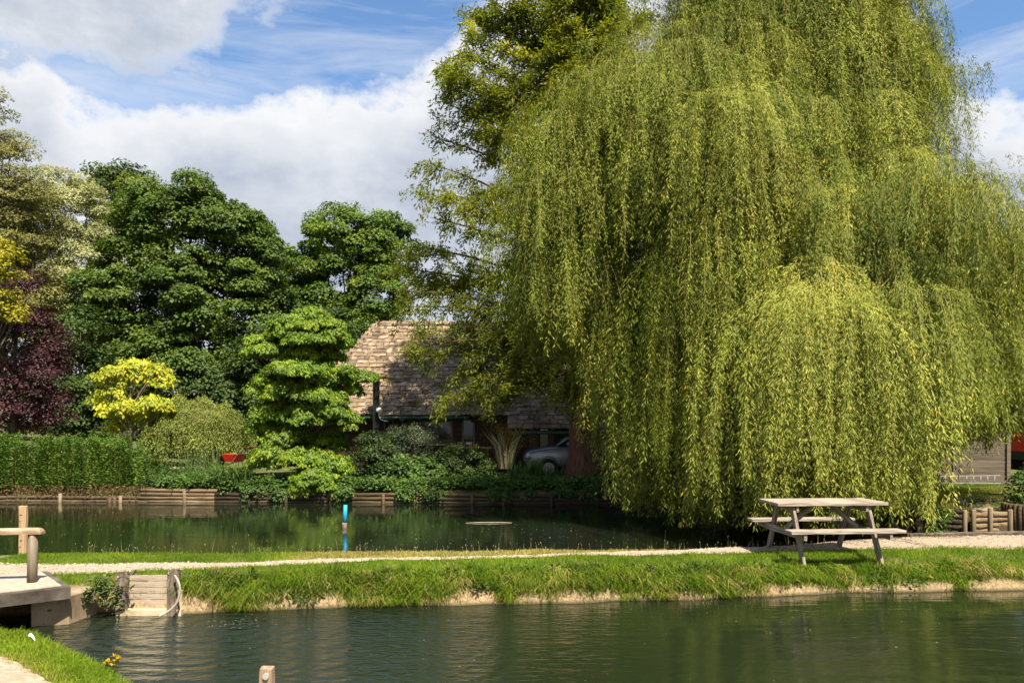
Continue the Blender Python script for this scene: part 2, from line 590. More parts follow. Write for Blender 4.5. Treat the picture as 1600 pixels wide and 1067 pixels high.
# water: two sheets, the near one ruffled, the far one nearly still
def water_mat(name, deep, bands, fine, s1, s2, ringed=False, rough=.02):
    m, nt, out = new_mat(name)
    p = N(nt, 'ShaderNodeBsdfPrincipled')
    p.inputs['Base Color'].default_value = (*deep, 1)
    p.inputs['Roughness'].default_value = rough
    p.inputs['IOR'].default_value = 1.48
    p.inputs['Specular IOR Level'].default_value = .65
    v1 = coords(nt, 'Object', (.30, 1.9, 1))
    v2 = coords(nt, 'Object', (1.1, 2.2, 1))
    patch0 = ramp(nt, noise(nt, .38, 2, .5, coords(nt)), [(.36, (.22,) * 3), (.64, (1, 1, 1))])
    if ringed:
        gy_ = N(nt, 'ShaderNodeNewGeometry'); sy_ = N(nt, 'ShaderNodeSeparateXYZ'); L(nt, gy_.outputs['Position'], sy_.inputs[0])
        mr_ = N(nt, 'ShaderNodeMapRange', interpolation_type='SMOOTHSTEP')
        mr_.inputs['From Min'].default_value = 1.5; mr_.inputs['From Max'].default_value = -2.5; mr_.inputs['To Min'].default_value = .35; mr_.inputs['To Max'].default_value = 1.15
        L(nt, sy_.outputs[0], mr_.inputs['Value'])
        patch0 = math_n(nt, 'MULTIPLY', patch0, mr_.outputs[0])
    h = math_n(nt, 'MULTIPLY', math_n(nt, 'MULTIPLY', noise(nt, s1, 3, .5, v1, .5), patch0), bands)
    n2 = noise(nt, s2, 4, .55, v2, .3)
    patch = ramp(nt, noise(nt, .55, 3, .5, coords(nt)), [(.38, (.25,) * 3), (.62, (1, 1, 1))])
    h = math_n(nt, 'ADD', h, math_n(nt, 'MULTIPLY', math_n(nt, 'MULTIPLY', n2, patch), fine))
    if ringed:
        # rings running out from the bubbling inlet by the sluice
        geo = N(nt, 'ShaderNodeNewGeometry')
        sub = N(nt, 'ShaderNodeVectorMath', operation='SUBTRACT')
        L(nt, geo.outputs['Position'], sub.inputs[0])
        sub.inputs[1].default_value = tuple(float(q) for q in (-3.35, 9.1, 0))
        ln = N(nt, 'ShaderNodeVectorMath', operation='LENGTH')
        L(nt, sub.outputs[0], ln.inputs[0])
        r = math_n(nt, 'ADD', ln.outputs['Value'], math_n(nt, 'MULTIPLY', noise(nt, 1.6, 3, .5, coords(nt)), .35))
        ring = math_n(nt, 'SINE', math_n(nt, 'MULTIPLY', r, 24))
        amp = N(nt, 'ShaderNodeMapRange', interpolation_type='SMOOTHSTEP')
        amp.inputs['From Min'].default_value = 5.6
        amp.inputs['From Max'].default_value = .6
        L(nt, ln.outputs['Value'], amp.inputs['Value'])
        h = math_n(nt, 'ADD', h, math_n(nt, 'MULTIPLY', math_n(nt, 'MULTIPLY', n2, amp.outputs[0]), .06))
        h = math_n(nt, 'ADD', h, math_n(nt, 'MULTIPLY', math_n(nt, 'MULTIPLY', ring, math_n(nt, 'MULTIPLY', amp.outputs[0], patch0)), .0115))
        near = N(nt, 'ShaderNodeMapRange', interpolation_type='SMOOTHSTEP')
        near.inputs['From Min'].default_value = 1.0
        near.inputs['From Max'].default_value = .1
        L(nt, ln.outputs['Value'], near.inputs['Value'])
        h = math_n(nt, 'ADD', h, math_n(nt, 'MULTIPLY', math_n(nt, 'MULTIPLY', noise(nt, 11, 5, .6, coords(nt)), near.outputs[0]), .035))
    b = N(nt, 'ShaderNodeBump')
    b.inputs['Strength'].default_value = 1
    b.inputs['Distance'].default_value = 1
    L(nt, h, b.inputs['Height'])
    L(nt, b.outputs[0], p.inputs['Normal'])
    L(nt, p.outputs[0], out.inputs[0])
    return m

def sheet(name, x0, x1, y0, y1, z, mat, n=2):
    g = Geo()
    xs, ys = np.linspace(x0, x1, n), np.linspace(y0, y1, n)
    X, Y = np.meshgrid(xs, ys)
    i, j = np.meshgrid(np.arange(n - 1), np.arange(n - 1), indexing='ij')
    a = (i * n + j).ravel()
    g.add(np.stack([X.ravel(), Y.ravel(), np.full(X.size, z)], 1), np.stack([a, a + 1, a + n + 1, a + n], 1))
    return tag(g.build(name, mat), kind='structure')

sheet('near_pond_water', -70, 70, -1, 11.0, 0.0, water_mat('ruffled_water', (.010, .016, .007), .055, .006, 1.9, 5.0, True))
sheet('far_pond_water', -70, 70, 11.0, 26, 0.0, water_mat('still_water', (.008, .012, .006), .0045, .0022, 1.7, 6.5, rough=.015))

# the gravel path along the causeway, and the pale concrete it meets at the bridge
def pxY(px, Y):
    return (px - CX) / FPX * Y
PATH = np.array([(-11, 10.3, .55), (-7.5, 10.4, .42), (-5.6, 10.5, .32), (-3.8, 10.8, .22), (-2.6, 11.15, .13), (-1, 11.3, .08), (.6, 11.45, .08), (2.0, 11.8, .16), (3.2, 12.15, .38), (5.0, 12.7, .54), (7.3, 12.92, .78), (10, 13.2, .85), (16, 13.6, .9)])

def path_strip(P, n=160, m=9, z=.014):
    xs = np.linspace(P[0, 0], P[-1, 0], n)
    def sm(c):
        f = np.interp(xs, P[:, 0], P[:, c])
        k = np.ones(9) / 9
        return np.convolve(np.pad(f, 4, mode='edge'), k, mode='valid')
    cy, hw = sm(1), sm(2)
    g = Geo()
    t = np.linspace(-1, 1, m)
    edge = .05 * wob(xs, xs * 0, 3)
    X = np.repeat(xs[:, None], m, 1)
    Y = cy[:, None] + (hw + edge)[:, None] * t[None]
    Z = H(X, Y) + z
    i, j = np.meshgrid(np.arange(n - 1), np.arange(m - 1), indexing='ij')
    a = (i * m + j).ravel()
    g.add(np.stack([X.ravel(), Y.ravel(), Z.ravel()], 1), np.stack([a, a + m, a + m + 1, a + 1], 1))
    return g, xs, cy, hw
gravel_m = surf_mat('gravel', [(.3, (.21, .155, .11)), (.5, (.36, .285, .215)), (.7, (.48, .40, .315))], nscale=46, detail=5, rough=.95, bmp=1, bdist=.03, spec=.1, spots=(1.4, .6, (.42, .35, .24)))
g, pxs, pcy, phw = path_strip(PATH)
tag(g.build('gravel_path', gravel_m, smooth=True), kind='structure')

def stones(n, xr, yfun, zoff, smin, smax):
    X = rng.uniform(*xr, n)
    Y = yfun(X)
    keep = np.isfinite(Y)
    X, Y = X[keep], Y[keep]
    n = len(X)
    Z = H(X, Y) + zoff
    s = rng.uniform(smin, smax, n) * rng.uniform(.5, 1, n)
    D = np.array([[1, 0, 0], [0, 1, 0], [-1, 0, 0], [0, -1, 0], [0, 0, 1]], float)
    V = D[None] * s[:, None, None] * rng.uniform(.6, 1.2, (n, 5, 3))
    ang = rng.uniform(0, 6.28, n)
    c, q = np.cos(ang)[:, None], np.sin(ang)[:, None]
    V = np.stack([V[..., 0] * c - V[..., 1] * q, V[..., 0] * q + V[..., 1] * c, V[..., 2] * .7], -1)
    V += np.stack([X, Y, Z], 1)[:, None]
    k = np.arange(n)[:, None, None] * 5
    F = (k + np.array([[0, 1, 4], [1, 2, 4], [2, 3, 4], [3, 0, 4]])[None]).reshape(-1, 3)
    g = Geo()
    g.add(V.reshape(-1, 3), F, np.repeat(rng.uniform(0, 1, n), 5))
    return g
stone_m = surf_mat('gravel_stones', [(.3, (.31, .245, .185)), (.7, (.41, .335, .265))], nscale=9, rough=.9, bmp=0, spec=.15, tinted=.5)
g = stones(26000, (-10, 11), lambda x: np.interp(x, pxs, pcy) + np.interp(x, pxs, phw) * 1.12 * rng.uniform(-1, 1, len(x)), .014, .006, .024)
tag(g.build('path_gravel', stone_m), kind='stuff')

# trodden path on the near bank, lower left
NP = np.array([(-9, 6.9), (-7, 6.75), (-5.1, 7.0), (-4.1, 6.62), (-3.42, 5.95), (-2.95, 4.9), (-2.6, 3.0)])
def near_path():
    n, m = 60, 8
    s = np.linspace(0, len(NP) - 1, n)
    cx = np.interp(s, np.arange(len(NP)), NP[:, 0]); cyy = np.interp(s, np.arange(len(NP)), NP[:, 1])
    k = np.ones(7) / 7
    cx = np.convolve(np.pad(cx, 3, mode='edge'), k, mode='valid'); cyy = np.convolve(np.pad(cyy, 3, mode='edge'), k, mode='valid')
    tx, ty = np.gradient(cx), np.gradient(cyy)
    ln = np.hypot(tx, ty); nxn, nyn = -ty / ln, tx / ln
    t = np.linspace(-1.35, .06, m)
    e = .07 * wob(cx, cyy, 2)
    X = cx[:, None] + nxn[:, None] * (t[None] + e[:, None])
    Y = cyy[:, None] + nyn[:, None] * (t[None] + e[:, None])
    g = Geo()
    i, j = np.meshgrid(np.arange(n - 1), np.arange(m - 1), indexing='ij')
    a = (i * m + j).ravel()
    g.add(np.stack([X.ravel(), Y.ravel(), (H(X, Y) + .02).ravel()], 1), np.stack([a, a + m, a + m + 1, a + 1], 1))
    return g, cx, cyy
sand_m = surf_mat('trodden_sandy_earth', [(.3, (.25, .19, .13)), (.55, (.38, .31, .235)), (.75, (.48, .42, .34))], nscale=14, detail=8, rough=.95, bmp=.8, bdist=.03, spec=.1)
g, ncx, ncy = near_path()
tag(g.build('trodden_path', sand_m, smooth=True), kind='structure')

# ------------------------------------------------------------------ grass, one object per sort: nobody could count it
grass_m = leaf_mat('grass_blades', [(0, (.07, .13, .008)), (.45, (.155, .25, .012)), (.74, (.27, .34, .022)), (.80, (.36, .31, .07)), (1, (.56, .42, .20))], transl=.4, gloss=.03, var=.25)

def near_path_dist(X, Y):
    # positive on the water side of the trodden path's edge
    d = np.full(X.shape, 1e9)
    for k in range(len(ncx) - 1):
        ax, ay, bx, by = ncx[k], ncy[k], ncx[k + 1], ncy[k + 1]
        ex, ey = bx - ax, by - ay
        t = np.clip(((X - ax) * ex + (Y - ay) * ey) / (ex * ex + ey * ey), 0, 1)
        ddx, ddy = X - ax - t * ex, Y - ay - t * ey
        q = np.hypot(ddx, ddy)
        sgn = np.sign(-ddx * ey + ddy * ex)
        d = np.where(q < abs(d), q * sgn, d)
    return d

def sow(n, xr, yr, keep, hgt, wid, tint, droop=(.2, .7), leanf=.5):
    X = rng.uniform(*xr, n); Y = rng.uniform(*yr, n)
    k = keep(X, Y)
    X, Y = X[k], Y[k]
    Z = H(X, Y)
    k = Z > .03
    X, Y, Z = X[k], Y[k], Z[k]
    n = len(X)
    P = np.stack([X, Y, Z - .005], 1)
    ang = rng.uniform(0, 6.28, n)
    lean = np.stack([np.cos(ang), np.sin(ang), np.zeros(n)], 1) * rng.uniform(.1, leanf * 2, n)[:, None]
    up = np.tile([0, 0, 1.0], (n, 1)) + rng.normal(0, .12, (n, 3))
    patch = .5 + .5 * wob(X, Y, .8) + .3 * wob(X, Y, 3.1)
    h = hgt(X, Y) * rng.uniform(.55, 1.25, n) * (.75 + .5 * np.clip(patch, 0, 1))
    t = np.clip(tint(X, Y) + rng.normal(0, .11, n), 0, 1)
    g = Geo()
    g.blades(P, up, lean, h, np.full(n, wid), t, droop=rng.uniform(*droop, (n, 1)))
    return g

def poly_d(X, Y, poly):
    return signed_dist(np.stack([X, Y], 1), poly)

def cause_keep(X, Y):
    c = np.interp(X, pxs, pcy); hw = np.interp(X, pxs, phw)
    onp = abs(Y - c) < hw * rng.uniform(.78, 1.08, len(X))
    deck = (Y < 10.2 + .05 * rng.normal(0, 1, len(X))) & (X < np.interp(Y, [9.0, 9.5, 10.2], [-4.9, -5.4, -6.1]) + .06 * rng.normal(0, 1, len(X)))
    return ~onp & ~deck & (poly_d(X, Y, FAR_POND) > .02) & (poly_d(X, Y, NEAR_POND) > .05)

def cause_tint(X, Y):
    c = np.interp(X, pxs, pcy)
    beyond = Y > c
    dryness = sstep(-4.0, -2.6, X) * (1 - .45 * sstep(2.0, 4.5, X))
    t = .42 + .16 * wob(X, Y, 1.3)
    edge = poly_d(X, Y, NEAR_POND)
    t = t + .22 * (1 - sstep(.05, .3, edge)) * np.clip(.55 + wob(X, Y, 1.1), 0, 1)      # scorched lip
    return np.where(beyond, t * (1 - dryness) + (.86) * dryness, t)

def cause_h(X, Y):
    c = np.interp(X, pxs, pcy)
    near = poly_d(X, Y, NEAR_POND)
    h = np.where(Y > c, .05, .065)
    return h + .03 * (1 - sstep(.1, .5, near))
g = sow(330000, (-7.2, 11.5), (9.5, 14.3), cause_keep, cause_h, .0065, cause_tint)
tag(g.build('causeway_grass', grass_m), kind='stuff')

def bank_keep(X, Y):
    d = near_path_dist(X, Y)
    return (Y < np.interp(X, [-9, -4.4], [8.6, 8.2])) & (poly_d(X, Y, NEAR_POND) > .03) & (d > rng.normal(.02, .06, len(X)))
g = sow(170000, (-7.5, -1.3), (4.4, 8.5), bank_keep, lambda X, Y: .055 + .03 * (1 - sstep(.1, .6, poly_d(X, Y, NEAR_POND))), .0055,
        lambda X, Y: .50 + .14 * wob(X, Y, 1.4) + .28 * (1 - sstep(.02, .35, near_path_dist(X, Y))))
tag(g.build('near_bank_grass', grass_m), kind='stuff')

def right_keep(X, Y):
    return (poly_d(X, Y, FAR_POND) > .1) & (np.hypot((X - 10.2) / .95, (Y - 17.0) / 1.15) > 1)
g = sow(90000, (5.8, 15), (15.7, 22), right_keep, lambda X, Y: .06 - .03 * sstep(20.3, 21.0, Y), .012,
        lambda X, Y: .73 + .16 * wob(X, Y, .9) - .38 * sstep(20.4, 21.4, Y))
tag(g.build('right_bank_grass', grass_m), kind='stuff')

# long tussocks and weeds hanging over the near face of the causeway
lip_x = np.linspace(-5.2, 11.5, 400)
NEAR_FAR_SHORE = NEAR_POND[3:13]
def lip_y(x):
    return np.interp(x, NEAR_FAR_SHORE[:, 0], NEAR_FAR_SHORE[:, 1])
g = Geo()
nt_ = 1150
tx = rng.uniform(-4.0, 11.3, nt_)
dens = np.where(tx < 3.9, 1.0, .5)
keep = rng.uniform(0, 1, nt_) < dens
tx = tx[keep]
for x in tx:
    low = rng.uniform() < (.45 if x < 3.6 else .12) * (1.6 if math.sin(x * 3.1) + .6 * math.sin(x * 7.3 + 1) > -.2 else .25)
    off = rng.uniform(.03, .13) if low else rng.uniform(.12, .34)
    y = lip_y(x) + off
    nb = int(rng.uniform(30, 75))
    X = x + rng.normal(0, .07, nb); Y = y + rng.normal(0, .035, nb)
    Z = np.maximum(H(X, Y), .02)
    ang = rng.normal(-np.pi / 2, .75, nb)
    lean = np.stack([np.cos(ang), np.sin(ang), np.full(nb, -.25)], 1) * rng.uniform(.4, 1.3, nb)[:, None]
    hh = rng.uniform(.10, .24) * rng.uniform(.6, 1.2, nb)
    base_t = rng.choice([.2, .35, .45, .6, .85, .95], p=[.22, .28, .22, .12, .1, .06])
    g.blades(np.stack([X, Y, Z - .01], 1), np.tile([0, 0, 1.], (nb, 1)), lean, hh, np.full(nb, .008), np.clip(base_t + rng.normal(0, .1, nb), 0, 1), droop=rng.uniform(.5, 1.25, (nb, 1)))
for k in range(110):
    x = rng.uniform(-3.9, 9.5)
    y = lip_y(x) + rng.uniform(.05, .4)
    nb = int(rng.uniform(24, 60))
    X = x + rng.normal(0, .05, nb); Y = y + rng.normal(0, .04, nb)
    ang = rng.uniform(0, 6.28, nb)
    lean = np.stack([np.cos(ang), np.sin(ang) - .4, np.zeros(nb)], 1) * rng.uniform(.2, .9, nb)[:, None]
    g.blades(np.stack([X, Y, np.maximum(H(X, Y), .03) - .01], 1), np.tile([0, 0, 1.], (nb, 1)), lean, rng.uniform(.14, .30) * rng.uniform(.6, 1.15, nb), np.full(nb, .007), np.clip(rng.choice([.05, .2, .4, .9], p=[.35, .3, .2, .15]) + rng.normal(0, .1, nb), 0, 1), droop=rng.uniform(.3, .9, (nb, 1)))
tag(g.build('overhanging_grass', grass_m), kind='stuff')

weed_m = leaf_mat('bank_weeds', [(0, (.03, .07, .012)), (.5, (.07, .13, .02)), (.85, (.14, .19, .03)), (1, (.28, .20, .06))], transl=.35, gloss=.04)
g = Geo()
for k in range(330):
    x = rng.uniform(-4.0, 8.5) if k % 2 else rng.uniform(-4.0, 3.5)
    y = lip_y(x) + rng.uniform(.03, .3)
    nb = int(rng.uniform(12, 46))
    r = rng.uniform(.04, .11)
    C = np.array([x, y, max(float(H(np.array([x]), np.array([y]))[0]), .05) + r * .3])
    D = sphere_dirs(nb, -.2)
    P = C + D * r * rng.uniform(.4, 1.1, (nb, 1))
    g.leaves(P, D + rng.normal(0, .5, (nb, 3)) + [0, -.3, .1], D + [0, -.4, .8] + rng.normal(0, .3, (nb, 3)), rng.uniform(.03, .075, nb), rng.uniform(.018, .04, nb), np.clip(rng.uniform(.1, .9) + rng.normal(0, .12, nb), 0, 1))
tag(g.build('bank_undergrowth', weed_m), kind='stuff')

# thin seed stalks standing along the far edge of the causeway
g = Geo()
stalk_m = leaf_mat('dry_stalks', [(0, (.30, .26, .10)), (1, (.55, .47, .28))], transl=.3, gloss=.02)
nb = 420
X = rng.uniform(-6.6, 5.2, nb)
shore = np.interp(X, FAR_POND[:14, 0], FAR_POND[:14, 1])
Y = shore - rng.uniform(.02, .22, nb)
P = np.stack([X, Y, H(X, Y)], 1)
ang = rng.uniform(0, 6.28, nb)
lean = np.stack([np.cos(ang), np.sin(ang), np.zeros(nb)], 1) * rng.uniform(.05, .45, nb)[:, None]
hh = rng.uniform(.06, .2, nb) * np.where(rng.uniform(0, 1, nb) > .93, 1.9, 1)
g.blades(P, np.tile([0, 0, 1.], (nb, 1)), lean, hh, np.full(nb, .005), rng.uniform(0, 1, nb), droop=.15)
tips = P + np.array([0, 0, 1.]) * hh[:, None] * .88 + lean * hh[:, None] * .55
g.leaves(tips, lean + [0, 0, 1.], rng.normal(0, 1, (nb, 3)), .03, .011, rng.uniform(0, 1, nb))
tag(g.build('seed_stalk_grass', stalk_m), kind='stuff')

# petals and fluff floating on the far pond
g = Geo()
nb = 2000
X = rng.uniform(-13, 5.2, nb); Y = 11.9 + 11 * rng.uniform(0, 1, nb) ** 1.2
ed = poly_d(X, Y, FAR_POND)
dens = np.clip(.5 + .6 * wob(X, Y, .33), .05, 1)
k = (ed < -.1) & (rng.uniform(0, 1, nb) < dens)
X, Y = X[k], Y[k]; nb = len(X)
a = rng.uniform(0, 6.28, nb)
g.leaves(np.stack([X, Y, np.full(nb, .004)], 1), np.stack([np.cos(a), np.sin(a), np.zeros(nb)], 1), np.tile([0, 0, 1.], (nb, 1)), rng.uniform(.012, .042, nb), rng.uniform(.010, .026, nb), rng.uniform(0, 1, nb), fold=.05)
float_m = leaf_mat('floating_fluff', [(0, (.22, .21, .10)), (.6, (.36, .34, .24)), (1, (.5, .48, .42))], transl=.1, gloss=.03)
tag(g.build('floating_leaves', float_m), kind='stuff')
g = Geo()
nb = 240
X = rng.uniform(-3.2, 8, nb); Y = rng.uniform(5.2, 10, nb)
X[:90] = rng.normal(-3.2, .22, 90); Y[:90] = rng.normal(9.15, .14, 90)          # froth where the inlet bubbles up
a = rng.uniform(0, 6.28, nb)
g.leaves(np.stack([X, Y, np.full(nb, .004)], 1), np.stack([np.cos(a), np.sin(a), np.zeros(nb)], 1), np.tile([0, 0, 1.], (nb, 1)), rng.uniform(.006, .022, nb), rng.uniform(.006, .016, nb), rng.uniform(.3, 1, nb), fold=.05)
tag(g.build('floating_fluff', float_m), kind='stuff')
# ------------------------------------------------------------------ trees
bark_m = surf_mat('bark', [(.3, (.05, .038, .028)), (.7, (.16, .13, .10))], scale=(1, 1, .25), nscale=14, rough=.95, bmp=.8, bdist=.03, spec=.1)
red_bark_m = surf_mat('shaggy_red_bark', [(.3, (.055, .028, .018)), (.7, (.17, .09, .055))], scale=(1, 1, .12), nscale=16, rough=.95, bmp=1, bdist=.05, spec=.1)
pale_bark_m = surf_mat('pale_bark', [(.3, (.22, .18, .14)), (.7, (.42, .36, .28))], scale=(1, 1, .3), nscale=12, rough=.9, bmp=.5, bdist=.02, spec=.1)

def blob_list(ells, Y0):
    """ellipses measured on the photograph (px, py, half width, half height[, distance]) -> solid ellipsoids in the place"""
    out = []
    for e in ells:
        Y = e[4] if len(e) > 4 else Y0
        c = W(e[0], e[1], Y)
        rx, rz = e[2] / FPX * Y, e[3] / FPX * Y
        out.append((c, np.array([rx, min(rx, rz * 1.4) * .9, rz])))
    return out

def clumps_on(blobs, spacing, inner=.3, skip_inside=True):
    """centres of leaf clumps spread over the skins of the ellipsoids (and some within)"""
    C, O = [], []
    for bi, (c, r) in enumerate(blobs):
        area = 4 * np.pi * ((r[0] * r[1]) ** 1.6 / 3 + (r[0] * r[2]) ** 1.6 / 3 + (r[1] * r[2]) ** 1.6 / 3) ** (1 / 1.6)
        n = max(6, int(area / spacing ** 2))
        D = sphere_dirs(n)
        k = rng.uniform(.80, 1.04, (n, 1))
        ins = rng.uniform(0, 1, n) < inner
        k[ins] *= rng.uniform(.45, .8, (ins.sum(), 1))
        P = c + D * r * k
        keep = np.ones(n, bool)
        if skip_inside:
            for bj, (c2, r2) in enumerate(blobs):
                if bj != bi:
                    q = (((P - c2) / r2) ** 2).sum(1)
                    keep &= (q > .55) | (rng.uniform(0, 1, n) < .12)
        C.append(P[keep]); O.append(D[keep])
    return np.concatenate(C), np.concatenate(O)

def leaf_clumps(g, C, O, rad, per, length, width, flat=.6, droop=.25, up=.6, tshift=None, spread=.12, mi=0):
    """each clump: a flattened dome of leaves that look outward and up"""
    n = len(C)
    per_n = (per * rng.uniform(.6, 1.4, n)).astype(int)
    idx = np.repeat(np.arange(n), per_n)
    m = len(idx)
    D = sphere_dirs(m, -.45)
    r = np.broadcast_to(rad, (n,))[idx] * rng.uniform(.75, 1.25, n)[idx]
    sq = rng.uniform(.8, 1.3, (n, 2))[idx]
    off = D * rng.uniform(.45, 1.05, (m, 1)) ** .7 * r[:, None]
    off[:, 0] *= sq[:, 0]; off[:, 1] *= sq[:, 1]; off[:, 2] *= flat
    off += O[idx] * r[:, None] * .15
    P = C[idx] + off
    nrm = unit(D * .7 + O[idx] * .35 + np.array([0, 0, up]) + rng.normal(0, .33, (m, 3)))
    ax = unit(np.cross(nrm, rng.normal(0, 1, (m, 3)))) + D * .55 - np.array([0, 0, droop])
    base = rng.uniform(.2, .8, n) if tshift is None else tshift
    t = np.clip(base[idx] + rng.normal(0, spread, m) , 0, 1)
    g.leaves(P, ax, nrm, length * rng.uniform(.65, 1.3, m), width * rng.uniform(.7, 1.25, m), t, mi)

def limb_set(g, base, top, r0, targets, r1=.02, bend=.25, sides=7, trunk_bend=.15, start=(.25, .9), tw=.05):
    """tapered trunk with limbs that run up and out to the clumps"""
    base, top = np.asarray(base, float), np.asarray(top, float)
    n = 12
    t = np.linspace(0, 1, n)
    T = base + (top - base) * t[:, None]
    hgt = np.linalg.norm(top - base)
    T[:, :2] += np.cumsum(rng.normal(0, trunk_bend * hgt / 40, (n, 2)), 0) * t[:, None]
    rad = r0 * (1 - t * .93) + r0 * .55 * np.exp(-t * 14)
    g.tube(T, rad, 10, wob=.05)
    for q in targets:
        hrel = np.clip((q[2] - base[2]) / (top[2] - base[2]), .05, 1.0)
        s = np.clip(hrel * rng.uniform(.55, .8), start[0] * .6, start[1])
        p0 = np.array([np.interp(s, t, T[:, i]) for i in range(3)])
        ro = np.interp(s, t, rad) * rng.uniform(.28, .5)
        mid = (p0 + q) / 2 + np.array([0, 0, -bend * np.linalg.norm(q - p0) * .4]) + rng.normal(0, tw * np.linalg.norm(q - p0), 3)
        g.tube(bez(p0, mid, q, 8), np.linspace(ro, r1, 8), 6, wob=.06)

def tree(name, label, cat, ells, Y, leafmat, base_px, trunk_r=.25, spacing=.8, rad=.55, per=130, length=.16, width=.10, flat=.6, droop=.25, up=.6, inner=.3, bark=None, group=None, limbs=26, base_z=None, top_frac=.82, spread=.12, extra=None, zb=None):
    blobs = blob_list(ells, Y)
    bx = pxY(base_px, Y)
    bz = float(H(np.array([bx]), np.array([Y]))[0]) if base_z is None else base_z
    root = thing(name, label, cat, (bx, Y, bz), group)
    C, O = clumps_on(blobs, spacing, inner)
    zmax = max(c[2] + r[2] for c, r in blobs)
    g = Geo()
    leaf_clumps(g, C, O, rad, per, length, width, flat, droop, up, spread=spread)
    if extra: extra(g)
    g.build('crown', leafmat, root)
    g = Geo()
    pick = C[rng.permutation(len(C))[:limbs]]
    cx = np.mean([b[0][0] for b in blobs])
    limb_set(g, (bx, Y, bz - .15), (bx * .4 + cx * .6, Y + .1, bz + (zmax - bz) * top_frac), trunk_r, pick)
    g.build('trunk', bark or bark_m, root, smooth=True)
    return root

dark_leaf = leaf_mat('sycamore_leaves', [(0, (.038, .074, .008)), (.5, (.074, .128, .013)), (1, (.15, .21, .026))], transl=.3)
mid_leaf = leaf_mat('fresh_sycamore_leaves', [(0, (.045, .095, .010)), (.5, (.10, .175, .016)), (1, (.20, .26, .028))], transl=.38)
silver_leaf = leaf_mat('silver_willow_leaves', [(0, (.19, .20, .07)), (.5, (.34, .36, .165)), (1, (.50, .51, .29))], transl=.3, gloss=.06)
olive_leaf = leaf_mat('olive_leaves', [(0, (.11, .12, .03)), (.5, (.20, .205, .055)), (1, (.31, .27, .09))], transl=.35)
pale_leaf = leaf_mat('yellow_green_leaves', [(0, (.09, .13, .02)), (.5, (.18, .22, .04)), (1, (.28, .30, .07))], transl=.4)
purple_leaf = leaf_mat('purple_leaves', [(0, (.030, .010, .015)), (.5, (.072, .022, .032)), (.9, (.13, .048, .055)), (1, (.15, .09, .05))], transl=.3, gloss=.05)
yellow_leaf = leaf_mat('golden_leaves', [(0, (.20, .20, .012)), (.5, (.36, .34, .02)), (1, (.52, .46, .035))], transl=.4)
lime_leaf = leaf_mat('golden_lime_leaves', [(0, (.17, .24, .012)), (.5, (.40, .43, .018)), (1, (.58, .54, .035))], transl=.42)
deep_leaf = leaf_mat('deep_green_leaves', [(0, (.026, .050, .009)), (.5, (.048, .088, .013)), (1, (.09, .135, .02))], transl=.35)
maple_leaf = leaf_mat('bright_maple_leaves', [(0, (.055, .12, .006)), (.5, (.145, .245, .008)), (1, (.31, .39, .016))], transl=.45)
weep_leaf = leaf_mat('weeping_shrub_leaves', [(0, (.10, .14, .02)), (.5, (.20, .25, .038)), (1, (.32, .35, .07))], transl=.35)
shrub_leaf = leaf_mat('silvery_shrub_leaves', [(0, (.035, .06, .025)), (.5, (.085, .12, .06)), (1, (.16, .19, .11))], transl=.25)

# the far ones first
tree('broadleaf_tree', 'dark green treetop peeping above the pale trees at the far left back', 'tree', [(182, 292, 46, 26), (160, 310, 34, 34), (215, 312, 40, 40)], 75, deep_leaf, 180, .35, 1.6, 1.1, 150, .34, .24)
tree('broadleaf_tree', 'yellow green feathery tree between silver tree and large dark sycamore', 'tree', [(212, 330, 42, 48), (190, 400, 46, 75), (150, 470, 50, 70)], 52, pale_leaf, 190, .3, 1.1, .8, 150, .22, .07, droop=.8)
tree('silver_willow', 'silvery grey green willow rising behind the purple tree', 'tree',
     [(92, 320, 40, 60), (128, 345, 36, 55), (110, 430, 58, 80), (60, 420, 60, 90), (92, 515, 58, 70), (150, 420, 24, 60), (30, 360, 40, 60)], 42, silver_leaf, 95, .3, .72, .62, 260, .17, .055, up=.75)
tree('tall_olive_tree', 'tall loose olive brown tree cut by the left edge of the picture', 'tree',
     [(-4, 205, 28, 70), (10, 270, 42, 60), (-30, 300, 60, 80), (34, 330, 44, 60), (10, 400, 50, 80), (40, 430, 40, 60), (-40, 430, 60, 100), (10, 490, 50, 60)], 39, olive_leaf, 0, .3, .75, .58, 190, .14, .06, inner=.3)
tree('sycamore', 'large round dark green sycamore left of the cottage', 'tree',
     [(292, 385, 78, 108), (235, 372, 62, 78), (355, 378, 66, 66), (392, 415, 50, 72), (215, 470, 76, 96), (320, 480, 96, 110), (395, 500, 54, 80), (290, 580, 120, 76), (180, 545, 50, 74), (380, 580, 60, 60)], 38, dark_leaf, 295, .42, .86, .64, 400, .155, .11, flat=.62, inner=.36)
tree('sycamore', 'smaller brighter green sycamore just left of the tall conifer', 'tree',
     [(548, 385, 64, 58), (495, 410, 52, 62), (592, 405, 50, 62), (530, 450, 70, 60), (475, 470, 46, 60), (585, 470, 54, 58), (520, 530, 80, 50)], 46, mid_leaf, 545, .36, .98, .70, 320, .175, .12, flat=.58, inner=.2)
tree('yellow_tree', 'golden yellow foliage of a tree at the left picture edge', 'tree', [(-14, 440, 36, 62), (4, 420, 20, 40), (-6, 490, 26, 24)], 27, yellow_leaf, -40, .12, .5, .36, 120, .11, .07)
tree('purple_tree', 'dark purple leaved tree above the tall leafy hedge', 'tree',
     [(30, 470, 26, 52), (52, 540, 42, 50), (20, 560, 60, 80), (62, 610, 40, 62), (10, 630, 60, 60), (-30, 560, 50, 90)], 29, purple_leaf, 20, .16, .55, .40, 150, .10, .06, flat=.8)
